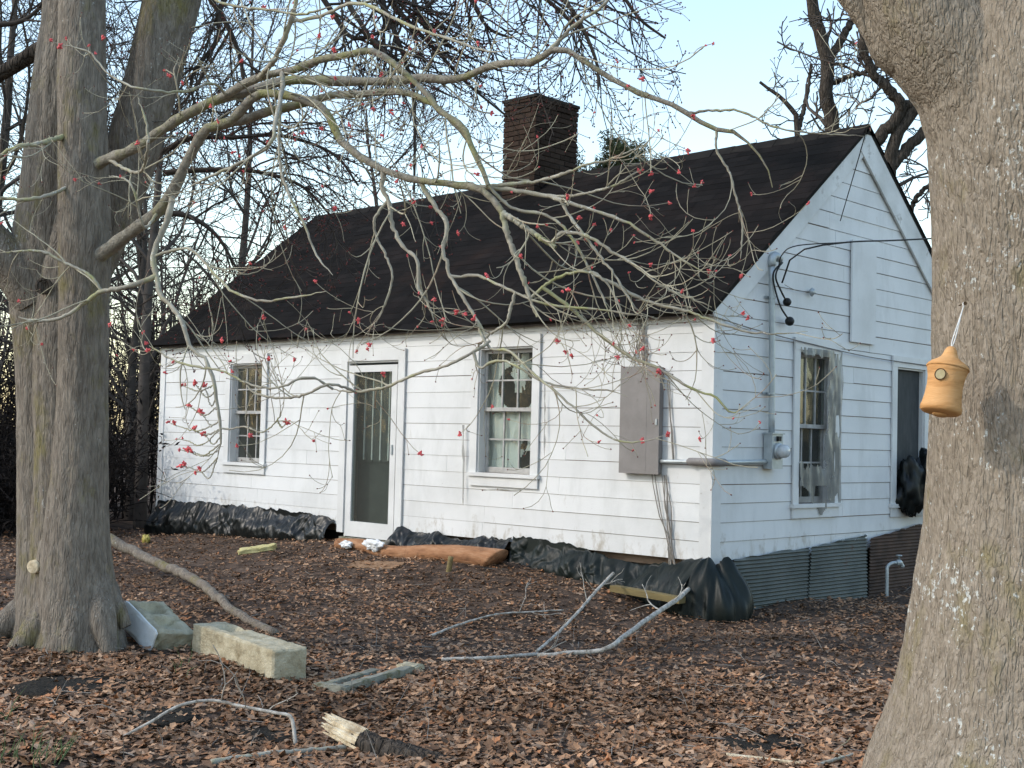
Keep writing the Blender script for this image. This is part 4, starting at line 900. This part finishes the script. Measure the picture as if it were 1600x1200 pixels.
def oakbehind(label, px0, d, boughs, seed, tw=(7, 4, 3), mt=DARKB):
    b = gr(px0, d); t = thing('bare_oak', b, label, 'tree', 'bare oaks behind the gable')
    Ls, Rs = [], []
    for k, (pts, r0, r1) in enumerate(boughs):
        n = len(pts); q = [list(P(x, y, d+.3*math.sin(k*2.1)*j/n))+[(r0+(r1-r0)*j/(n-1))*d/F] for j, (x, y) in enumerate(pts)]
        if k == 0: q = [[b[0], b[1], b[2], r0*1.5*d/F], [.4*b[0]+.6*q[0][0], .4*b[1]+.6*q[0][1], .4*b[2]+.6*q[0][2], r0*1.15*d/F]]+q
        c = cat(q, 40); c[1:-1, :3] += rng.normal(size=(38, 3))*.012
        tubes(MB(), c[:, :3], c[:, 3], 12, disp=bark_disp(9, .10, seed+k)).build('trunk' if k == 0 else 'limb', mt, t, True); Ls.append(c[-24:, :3]); Rs.append(c[-24:, 3])
    A, a = grow(np.stack(Ls), np.stack(Rs), tw[0], (.7, 2.0), (40, 80), .35, .05, .08, .24, 8, .4, .014)
    B, b2 = grow(A, a, tw[1], (.3, .9), (35, 75), .6, .2, .04, .24, 6, .5, .011); C, c2 = grow(B, b2, tw[2], (.15, .5), (35, 75), .7, .2, .04, .24, 4, .6, .009)
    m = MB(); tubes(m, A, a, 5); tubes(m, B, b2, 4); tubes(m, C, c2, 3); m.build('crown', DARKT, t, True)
oakbehind('gnarled bare oak rising just left of the roof peak', 1302, 23, [([(1300, 205), (1291, 150), (1292, 110), (1288, 82), (1280, 45), (1268, 5), (1262, -40), (1270, -120)], 11, 7), ([(1292, 92), (1312, 68), (1328, 38), (1345, 12), (1360, -40)], 7, 4),
          ([(1297, 132), (1330, 118), (1363, 110), (1385, 98)], 4, 3)], 200)
oakbehind('bare oak with twisted dark limbs right of the roof peak', 1392, 21, [([(1388, 275), (1395, 235), (1410, 195), (1430, 172), (1450, 120), (1470, 40), (1490, -60)], 10, 8), ([(1392, 262), (1430, 218), (1465, 185), (1510, 120), (1560, 20)], 9, 6),
          ([(1367, 222), (1397, 190), (1407, 163), (1383, 133), (1363, 113), (1350, 73), (1345, 20)], 10, 5), ([(1405, 165), (1427, 164), (1460, 152), (1500, 130)], 9, 6), ([(1420, 340), (1433, 307), (1465, 280), (1500, 265)], 4, 3)], 220, (9, 4, 4))
oakbehind('small pale bare oak showing two stems above the right roof', 1248, 30, [([(1247, 210), (1232, 167), (1212, 147), (1187, 128)], 4, 2.2), ([(1247, 205), (1258, 160), (1264, 130), (1268, 100)], 4, 2.2)], 240, (8, 3, 2))
def pine():
    b = gr(965, 46); t = thing('pine_tree', b, 'distant green pine crown showing above the ridge right of the chimney', 'tree')
    top_ = P(965, 215, 46); c = cat([b, (np.array(b)+top_)/2, top_], 10); tubes(MB(), c, np.linspace(.28, .05, 10), 10).build('trunk', DARKB, t, True)
    m = MB(); g = np.random.default_rng(5); n = 5200
    u = g.normal(size=(n, 3)); u /= np.linalg.norm(u, axis=1, keepdims=True)
    cl = g.normal(size=(46, 3))*np.array([1., 1., .42])+np.array([0, 0, -.6]); cl[:, 2] -= .20*(cl[:, 0]**2+cl[:, 1]**2)**.5
    ct = P(966, 236, 46)+cl[g.integers(0, 46, n)]*np.array([.95, .95, .8])+u*g.random((n, 1))**.5*.42
    d = g.normal(size=(n, 3)); d /= np.linalg.norm(d, axis=1, keepdims=True)
    tubes(m, np.stack([ct-d*.11, ct, ct+d*.11], 1), np.tile([[.006, .02, .005]], (n, 1)), 3); m.build('crown', PINE, t)
pine()

# thicket left of the house
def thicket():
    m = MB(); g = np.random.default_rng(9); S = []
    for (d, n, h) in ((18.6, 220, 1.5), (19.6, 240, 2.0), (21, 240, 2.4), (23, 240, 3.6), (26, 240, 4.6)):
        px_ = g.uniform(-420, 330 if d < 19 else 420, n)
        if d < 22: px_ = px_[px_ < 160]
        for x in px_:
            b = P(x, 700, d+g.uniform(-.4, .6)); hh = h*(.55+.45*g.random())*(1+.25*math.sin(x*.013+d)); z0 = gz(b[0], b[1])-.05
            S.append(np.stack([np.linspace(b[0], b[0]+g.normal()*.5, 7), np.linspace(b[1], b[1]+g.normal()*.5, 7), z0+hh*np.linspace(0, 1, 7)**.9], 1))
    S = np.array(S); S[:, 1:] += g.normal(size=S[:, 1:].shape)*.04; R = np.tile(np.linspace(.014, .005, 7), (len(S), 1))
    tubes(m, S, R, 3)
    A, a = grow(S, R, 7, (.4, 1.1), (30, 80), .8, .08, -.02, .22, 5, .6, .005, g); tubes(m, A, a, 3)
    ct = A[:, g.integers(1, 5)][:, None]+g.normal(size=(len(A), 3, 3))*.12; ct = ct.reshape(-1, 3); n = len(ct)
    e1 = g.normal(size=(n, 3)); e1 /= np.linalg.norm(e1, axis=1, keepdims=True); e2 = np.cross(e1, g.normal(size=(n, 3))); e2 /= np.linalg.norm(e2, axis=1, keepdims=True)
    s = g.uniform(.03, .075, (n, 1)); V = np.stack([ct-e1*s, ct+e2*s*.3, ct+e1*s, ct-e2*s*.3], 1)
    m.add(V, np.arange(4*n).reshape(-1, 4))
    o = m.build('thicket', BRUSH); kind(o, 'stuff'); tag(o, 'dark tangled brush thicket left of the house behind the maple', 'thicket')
thicket()
def far_wood():
    m = MB(); g = np.random.default_rng(19); S = []
    for k in range(1000):
        a = g.uniform(-np.pi, np.pi) if k % 3 else g.uniform(1.15, 2.0); d = g.uniform(44, 72); az = YAW+a  # every third stem is added out of view to darken the window reflections
        b = CAM+np.array([-math.sin(az)*d, math.cos(az)*d, 0]); h = g.uniform(6, 10) if a > .1 else g.uniform(2.5, 4.5) if a > -1.2 else g.uniform(7, 12)
        if a > 1.3: h = g.uniform(8, 14)  # unseen stems made taller to darken what the panes mirror
        S.append(np.stack([np.linspace(b[0], b[0]+g.normal()*.7, 6), np.linspace(b[1], b[1]+g.normal()*.7, 6), -.7+h*np.linspace(0, 1, 6)], 1))
    S = np.array(S); R = np.tile(np.linspace(.12, .03, 6), (len(S), 1)); tubes(m, S, R, 4)
    A, a = grow(S, R, 7, (1.2, 3.4), (25, 70), .5, .1, .03, .2, 4, .5, .035, g); tubes(m, A, a, 3)
    B, b = grow(A, a, 3, (.6, 1.6), (25, 70), .7, .2, .03, .2, 3, .6, .03, g); tubes(m, B, b, 3)
    o = m.build('far_wood', BACKB); kind(o, 'stuff'); tag(o, 'far-off bare woods all round the horizon, unseen stems added to darken the panes', 'woods')
far_wood()

# ------------------------------------------------------------------ things lying in the yard
def frame_from(pA, pB, pC):
    """ground corner A, end of the long edge B, end of the short edge C -> corner and unit axes"""
    e = pB-pA; L_ = np.linalg.norm(e); e = e/L_; s = pC-pB; s -= e*(s@e); W_ = np.linalg.norm(s); s /= W_
    n = np.cross(e, s); n = n if n[2] > 0 else -n
    return pA, e, s, n, L_, W_
def place(mb, o, e, s, n):
    for k in range(len(mb.v)): mb.v[k] = o+mb.v[k][:, :1]*e+mb.v[k][:, 1:2]*s+mb.v[k][:, 2:]*n
    return mb
def rough_box(L_, W_, H_, seed, n=14, amp=.006, pit=None):
    """a weathered block: subdivided box with worn edges"""
    m = MB()
    def face(f, flip):
        u, v = np.meshgrid(np.linspace(0, 1, n), np.linspace(0, 1, n), indexing='ij'); Vv = f(u, v)
        i = np.arange(n*n).reshape(n, n); q = np.stack([i[:-1, :-1], i[1:, :-1], i[1:, 1:], i[:-1, 1:]], -1).reshape(-1, 4)
        m.add(Vv, q[:, ::-1] if flip else q)
    st = lambda *a: np.stack(np.broadcast_arrays(*a), -1)
    face(lambda u, v: st(u*L_, v*W_, 0*u), True); face(lambda u, v: st(u*L_, v*W_, 0*u+H_), False)
    face(lambda u, v: st(u*L_, 0*u, v*H_), False); face(lambda u, v: st(u*L_, 0*u+W_, v*H_), True)
    face(lambda u, v: st(0*u, u*W_, v*H_), True); face(lambda u, v: st(0*u+L_, u*W_, v*H_), False)
    for k, V in enumerate(m.v):
        c = np.array([L_, W_, H_])/2; d = (V-c)/c
        ed = np.sort(np.abs(d), axis=1); wear = .018*np.clip(ed[:, 1]-.86, 0, 1)/.14
        V = V-(V-c)/np.linalg.norm(V-c, axis=1, keepdims=True)*wear[:, None]
        V = V+amp*np.stack([fbm(V[:, 0]*22, V[:, 1]*22, V[:, 2]*22, seed+q) for q in range(3)], 1)
        if pit is not None:
            for (x0, y0, rx, ry, dp) in pit:
                t = ((V[:, 0]-x0)/rx)**4+((V[:, 1]-y0)/ry)**4; V[:, 2] -= np.where(V[:, 2] > H_*.8, dp*np.exp(-t**2*1.2), 0)
        m.v[k] = V
    return m
o, e, s, n, L_, W_ = frame_from(G(298, 1018), G(425, 1066), G(466, 1046))
m = place(rough_box(L_, W_*.72, .235, 5, 46, .0045, [(L_*.26, W_*.45, .13, W_*.22, .09)]), o-np.array([0, 0, .03]), e, s, n)
tag(m.build('concrete_block', CONC, smooth=True), 'large yellowed concrete block with a hollow, half sunk in leaves', 'concrete block', 'concrete blocks in the yard')
o, bb, dd2 = P(197, 935, 9.62), P(248, 987, 9.28), P(239, 921, 9.98)
e = bb-o; L_ = np.linalg.norm(e); e /= L_; s = dd2-o; s -= e*(s@e); W_ = np.linalg.norm(s); s /= W_; n2 = np.cross(e, s); n2 = n2 if n2[2] > 0 else -n2
o = o-n2*.19
bk = thing('concrete_block', o, 'grey concrete block with one whitewashed side beside the maple roots', 'concrete block', 'concrete blocks in the yard')
m = place(rough_box(L_, W_, .19, 15, 36, .007, [(L_*.28, W_*.5, L_*.16, W_*.27, .06), (L_*.73, W_*.5, L_*.16, W_*.27, .06)]), o, e, s, n2); m.build('body', CONC2, bk, True)
m = place(rough_box(L_*.99, .014, .185, 17, 14, .0025), o-s*.009, e, s, n2); m.build('whitewashed_face', WHITEF, bk, True)
o, e, s, n, L_, W_ = frame_from(G(548, 1082), G(648, 1052), G(625, 1040))
m = place(rough_box(L_, .07, .07, 25, 16, .005), o-np.array([0, 0, .02]), e, s, n)
bl = thing('sunken_block', o, 'sunken concrete block showing its pale rim among leaves right of the big block', 'concrete block', 'concrete blocks in the yard'); m.build('rim', CONCG, bl, True)
place(rough_box(L_*.8, .06, .06, 26, 16, .005), o+s*.17-np.array([0, 0, .025]), e, s, n).build('rim', CONCG, bl, True)
place(rough_box(.08, .24, .065, 27, 14, .005), o-e*.07-s*.0-np.array([0, 0, .02]), e, s, n).build('rim', CONCG, bl, True)
place(rough_box(.14, .16, .06, 28, 14, .005), o+e*(L_+.01)-np.array([0, 0, .015]), e, s, n).build('rim', CONC, bl, True)
o, e, s, n, L_, W_ = frame_from(G(372, 868), G(415, 862), G(412, 852))
tag(place(rough_box(.46, .20, .06, 35, 14, .008), o, e, s, n).build('foam_piece', FOAM, smooth=True), 'broken pale yellow foam piece lying in front of the black plastic', 'foam')
o, e, s, n, L_, W_ = frame_from(G(540, 887), G(612, 889), G(608, 878))
tag(place(rough_box(.60, .30, .012, 36, 20, .010), o, e, s, n).build('cardboard_scrap', CARD, smooth=True), 'flat brown cardboard scrap on the leaves below the door', 'cardboard')
def carpet():
    xs = np.linspace(-5.25, -2.5, 60); yv = -.34-.05*np.sin((xs+5)*.9); r = np.interp(xs, [-5.25, -4.2, -2.5], [.085, .10, .135])
    c = np.stack([xs, yv, gz(xs, yv)+r*.45], 1)
    m = tubes(MB(), c, r, 28, True, disp=lambda V, a: .07*noise(V[..., 0]*2.2, a[None, None]*1.2, 0, 4)+.03*noise(V[..., 0]*9, a[None, None]*3, 0, 6))
    for V in m.v: V[:, 2] = np.interp(V[:, 0], xs, c[:, 2])+(V[:, 2]-np.interp(V[:, 0], xs, c[:, 2]))*.85; V[:, 0] += np.where(V[:, 0] > -2.6, (V[:, 2]-c[-1, 2])*.9, 0)
    t = thing('brown_roll', (-4, -.35, gz(-4, -.35)), 'long flattened rust-brown carpet roll on the ground under the middle window', 'carpet roll'); m.build('roll', CARPET, t, True)
    _ = t
carpet()
def crumple(c, r, seed, label): blob('plastic_scrap', SCRAP, c, r, seed, label, 'plastic scrap', .42, group='white plastic scraps by the door', nu=40, nv=26, freq=2.1)
crumple(np.array([-4.95, -.47, gz(-4.95, -.47)+.06]), (.09, .04, .05), 3, 'small white plastic scrap on the ground left of the other')
crumple(np.array([-4.45, -.46, gz(-4.45, -.46)+.12]), (.15, .05, .065), 8, 'white plastic bag scrap resting against the brown roll by the door')
blob('yellow_scrap', mat('yellow_plastic', [(.32,.27,.06), (.48,.41,.12)], 8, .5), G(228, 848)+(0, 0, .05), (.07, .04, .06), 12, 'small yellow scrap on the ground between maple and black plastic', 'plastic scrap', .5, nu=22, nv=14, freq=3.4)
pp = thing('pipe_stub', G(700, 893), 'short yellowish pipe stub standing out of the leaves before the brown roll', 'pipe')
b0 = G(700, 893); tubes(MB(), cat([b0-np.array([0, 0, .05]), b0+np.array([.02, .02, .16])], 6), np.full(6, .03), 12, True).build('pipe', YPLANK, pp, True)
for k, (x, y, w_, h_, lb) in enumerate([(125, 1072, 88, 28, 'largest dark round stepping stone near the maple roots'), (245, 1120, 62, 24, 'dark stepping stone under the arched twig'), (412, 1152, 56, 20, 'dark stepping stone left of the broken log'), (1200, 1165, 70, 18, 'dark flat stone near the oak foot by the sticks')]):
    p = G(x, y); r = w_*np.linalg.norm(p-CAM)/F
    nu = 40; a = np.linspace(0, 2*np.pi, nu, endpoint=False); rr_ = r*(1+.10*noise(np.cos(a)*2, np.sin(a)*2, 0, k))
    V = []
    for sc, dz in ((1.0, -.05), (1.0, .004), (.94, .014), (.5, .016), (.05, .012)):
        V.append(np.stack([p[0]+rr_*sc*np.cos(a), p[1]+rr_*sc*np.sin(a), np.full(nu, p[2]+dz)], 1))
    V = np.array(V); i = np.arange(5*nu).reshape(5, nu); j = np.roll(i, -1, axis=1)
    m = MB().add(V, np.stack([i[:-1], j[:-1], j[1:], i[1:]], -1).reshape(-1, 4)); m.f.append(i[-1][None])
    tag(m.build('stepping_stone', DSTONE, smooth=True), lb, 'stone', 'dark stones in the leaves')

def fallen(label, pts, r, mt, tw=0, seed=1, K=40, name='fallen_branch', twl=(.2, .5)):
    g = np.random.default_rng(seed); q = [G(x, y, h) for x, y, h in pts]; c = cat(q, K); c[1:-1] += g.normal(size=(K-2, 3))*r[0]*.12
    rd = np.linspace(r[0], r[1], K)
    t = thing(name, c[0], label, 'branch', 'fallen branches in the yard')
    tubes(MB(), c, rd, 12, True, disp=bark_disp(28, .10, seed)).build('stem', mt, t, True)
    if tw:
        A, a = grow(c[None], rd[None], tw, twl, (30, 65), .4, .3, .03, .15, 7, .5, .003, g); B, b = grow(A, a, 2, (.1, .25), (30, 60), .7, .3, .02, .15, 5, .5, .002, g)
        for k in range(len(A)):
            m = MB(); tubes(m, A[k:k+1], a[k:k+1], 5); tubes(m, B[2*k:2*k+2], b[2*k:2*k+2], 4); m.build('side_twig', mt, t, True)
fallen('stout bare limb leaning from the maple base down to the ground', [(163, 838, .38), (230, 872, .22), (300, 903, .13), (345, 938, .06), (385, 968, .02), (430, 990, .01)], (.055, .035), MAPLE, 0, 4)
fallen('lichen-pale fallen branch propped up against the bunched plastic', [(840, 1024, .03), (900, 1020, .03), (940, 1016, .05), (955, 1010, .08), (985, 987, .14), (1030, 955, .22), (1060, 935, .25), (1085, 912, .30), (1122, 888, .36)], (.017, .022), DEADB, 5, 6)
fallen('second pale fallen branch crossing left of the propped one', [(838, 1018, .02), (865, 995, .08), (900, 960, .15), (930, 925, .22), (958, 896, .30)], (.011, .015), DEADB, 4, 7)
fallen('thin grey fallen branch curving over the leaves mid-yard', [(672, 994, .02), (720, 975, .04), (775, 960, .05), (830, 956, .04), (880, 953, .03)], (.010, .006), DEADB, 3, 8)
fallen('slim weathered branch lying flat before the crossing branches', [(690, 1030, .02), (760, 1028, .03), (840, 1022, .03)], (.012, .014), DEADB, 2, 9)
fallen('arched twig bending over the dark stones at lower left', [(190, 1152, .01), (235, 1128, .09), (280, 1103, .17), (330, 1094, .20), (380, 1104, .18), (430, 1114, .16), (455, 1122, .14), (462, 1168, .0)], (.007, .010), DEADB, 4, 10)
fallen('short pale stick on the ground near the oak foot', [(1135, 1180, .02), (1190, 1186, .02), (1250, 1193, .02)], (.012, .009), ROT, 0, 11)
fallen('small forked stick near the oak at the bottom edge', [(1262, 1200, .01), (1300, 1188, .03), (1335, 1178, .03)], (.010, .006), LIMB, 3, 12)
fallen('orange-brown bark stick lying alone right of the propped branch', [(1155, 1048, .02), (1196, 1043, .02)], (.018, .012), CARPET, 0, 13)
fallen('bare stick at the very bottom below the arched twig', [(330, 1192, .015), (420, 1178, .02), (540, 1168, .02)], (.016, .012), LIMB, 0, 15)
def log():
    t = thing('rotten_log', G(530, 1140), 'rotten log with broken pale end at the bottom of the photo', 'log')
    q = [G(x, y, h) for x, y, h in ((552, 1150, .07), (590, 1168, .03), (640, 1182, .005), (690, 1192, -.015), (740, 1200, -.035))]
    c = cat(q, 60); rd = np.interp(np.linspace(0, 1, 60), [0, .15, .5, 1], [.042, .054, .046, .03])
    tubes(MB(), c, rd, 60, disp=bark_disp(40, .30, 6, .25)).build('bark', DARKB, t, True)
    m = MB(); g = np.random.default_rng(2); d0 = (c[0]-c[3])/np.linalg.norm(c[0]-c[3]); T, N_, B2 = frames(c[None])
    for k in range(60):
        a = g.uniform(0, 6.28); rr_ = .054*math.sqrt(g.random()); s = c[2]+(N_[0, 2]*math.cos(a)+B2[0, 2]*math.sin(a))*rr_
        L_ = g.uniform(.10, .27); tubes(m, np.array([s-d0*.05, s+d0*L_*.5, s+d0*L_+g.normal(size=3)*.006]), np.array([.014, .012, .003]), 5)
    m.build('broken_end', ROT, t)
log()
def grass():
    m = MB(); g = np.random.default_rng(4)
    for (x, y, n) in ((20, 1185, 14), (60, 1195, 14), (100, 1190, 7), (15, 1130, 6), (285, 1048, 6)):
        for k in range(n):
            p = G(x+g.normal()*14, y+g.normal()*8); d = np.array([g.normal()*.35, g.normal()*.35, 1]); L_ = g.uniform(.06, .15)
            tubes(m, np.array([p, p+d*L_*.5, p+d*L_+g.normal(size=3)*.025]), np.array([.003, .0025, .0006]), 3)
    o = m.build('grass', GRASSM); kind(o, 'stuff'); tag(o, 'sparse green grass blades at the lower left corner', 'grass')
grass()
def weeds():
    g = np.random.default_rng(14)
    m = MB()
    for k in range(60):
        p = G(g.uniform(60, 1400), g.uniform(960, 1195)); L_ = g.uniform(.08, .22); d = np.array([g.normal()*.4, g.normal()*.4, 1])
        tubes(m, np.array([p-d*.01, p+d*L_*.5+g.normal(size=3)*.01, p+d*L_]), np.array([.0028, .002, .001]), 4)
    for k in range(190):
        p = G(g.uniform(60, 1420), g.uniform(870, 1198), .02); a = g.uniform(0, 6.28); L_ = g.uniform(.06, .28); d = np.array([math.cos(a), math.sin(a), g.normal()*.08])
        tubes(m, np.array([p, p+d*L_*.5+g.normal(size=3)*.012, p+d*L_]), np.array([.003, .003, .0015]), 4)
    o = m.build('dry_stalks', VINE); kind(o, 'stuff'); tag(o, 'scattered dry stalks and bits of twig over the leaf litter', 'stalks')
weeds()

def leaf_litter():
    g = np.random.default_rng(77)
    ol = np.array([(0, 0), (.24, .18), (.38, .09), (.58, .26), (.80, .12), (1, 0), (.62, -.25), (.40, -.09), (.22, -.18)]); ol[:, 0] -= .5
    n0 = 172000
    d = np.sqrt(g.uniform(4.6**2, 21**2, n0)); px_ = g.uniform(-420, 1960, n0); d[-30000:] = np.sqrt(g.uniform(4.6**2, 9.0**2, 30000))
    keepp = np.interp(d, [4.6, 8, 12, 16, 21], [1, 1, .75, .5, .35]); k = g.random(n0) < keepp; d, px_ = d[k], px_[k]
    hd = CAM+RX*((px_-800)/F*d)[:, None]+FW*d[:, None]; x, y = hd[:, 0], hd[:, 1]
    inside = (x > -HL) & (x < .05) & (y > -.06) & (y < HD+.2)
    near_st = np.zeros(len(x), bool)
    for (sx, sy, w_, kk) in ((125, 1072, 88, .82), (245, 1120, 62, .80), (412, 1152, 56, .80), (1200, 1165, 70, .68)):
        p = G(sx, sy); r = w_*np.linalg.norm(p-CAM)/F*(.40+.5*g.random(len(x))); near_st |= ((x-p[0])**2+(y-p[1])**2 < r**2) & (g.random(len(x)) < kk)
    bare = (noise(x*1.3, y*1.3, 0, 40) < -.55) & (g.random(len(x)) < .5)
    k = ~(inside | near_st | bare); x, y, d = x[k], y[k], d[k]; n = len(x)
    sz = g.uniform(.038, .112, n)*np.interp(d, [5, 8, 12], [1.05, .92, .80])*np.where(g.random(n) < .35, .55, 1); yaw = g.uniform(0, 6.28, n); tl = g.normal(size=n)*.2; tr = g.normal(size=n)*.2
    cu, cv = g.normal(size=n)*.6, g.normal(size=n)*1.1+.3
    L2 = np.concatenate([[(0, 0)], ol])
    u = L2[None, :, 0]*sz[:, None]; v = L2[None, :, 1]*sz[:, None]*g.uniform(.8, 1.25, n)[:, None]
    w_ = (cu[:, None]*L2[None, :, 0]**2+cv[:, None]*L2[None, :, 1]**2)*sz[:, None]
    u2 = u*np.cos(tl)[:, None]+w_*np.sin(tl)[:, None]; w2 = -u*np.sin(tl)[:, None]+w_*np.cos(tl)[:, None]
    v2 = v*np.cos(tr)[:, None]-w2*np.sin(tr)[:, None]; w3 = v*np.sin(tr)[:, None]+w2*np.cos(tr)[:, None]
    X = x[:, None]+u2*np.cos(yaw)[:, None]-v2*np.sin(yaw)[:, None]; Y = y[:, None]+u2*np.sin(yaw)[:, None]+v2*np.cos(yaw)[:, None]
    Z = gz(x, y)[:, None]+.004+g.random(n)[:, None]**1.6*.022+w3
    Vv = np.stack([X, Y, Z], -1); m = len(L2)
    tri = np.array([(0, 1+i, 1+(i+1) % (m-1)) for i in range(m-1)]); Fc = (np.arange(n)[:, None, None]*m+tri[None]).reshape(-1, 3)
    pal = np.array([(.255, .165, .105), (.19, .13, .088), (.125, .090, .066), (.32, .235, .165), (.175, .15, .125), (.08, .060, .048), (.38, .30, .225), (.25, .13, .07), (.22, .19, .16)])
    pr = np.array([.18, .18, .16, .11, .12, .10, .05, .06, .04]); c = pal[g.choice(9, n, p=pr/pr.sum())]*g.uniform(.8, 1.25, (n, 1)); c = (.72*c+.28*np.array([.185, .13, .092]))*(1+.30*noise(x*.9, y*.9, 0, 61)+.18*noise(x*2.7, y*2.7, 0, 62))[:, None]*np.array([1.56, 1.32, 1.14])
    mb = MB().add(Vv.reshape(-1, 3), Fc, np.repeat(c, m, 0))
    o = mb.build('leaf_litter', LEAF); kind(o, 'stuff'); tag(o, 'brown fallen leaves covering the whole yard', 'leaves')
leaf_litter()
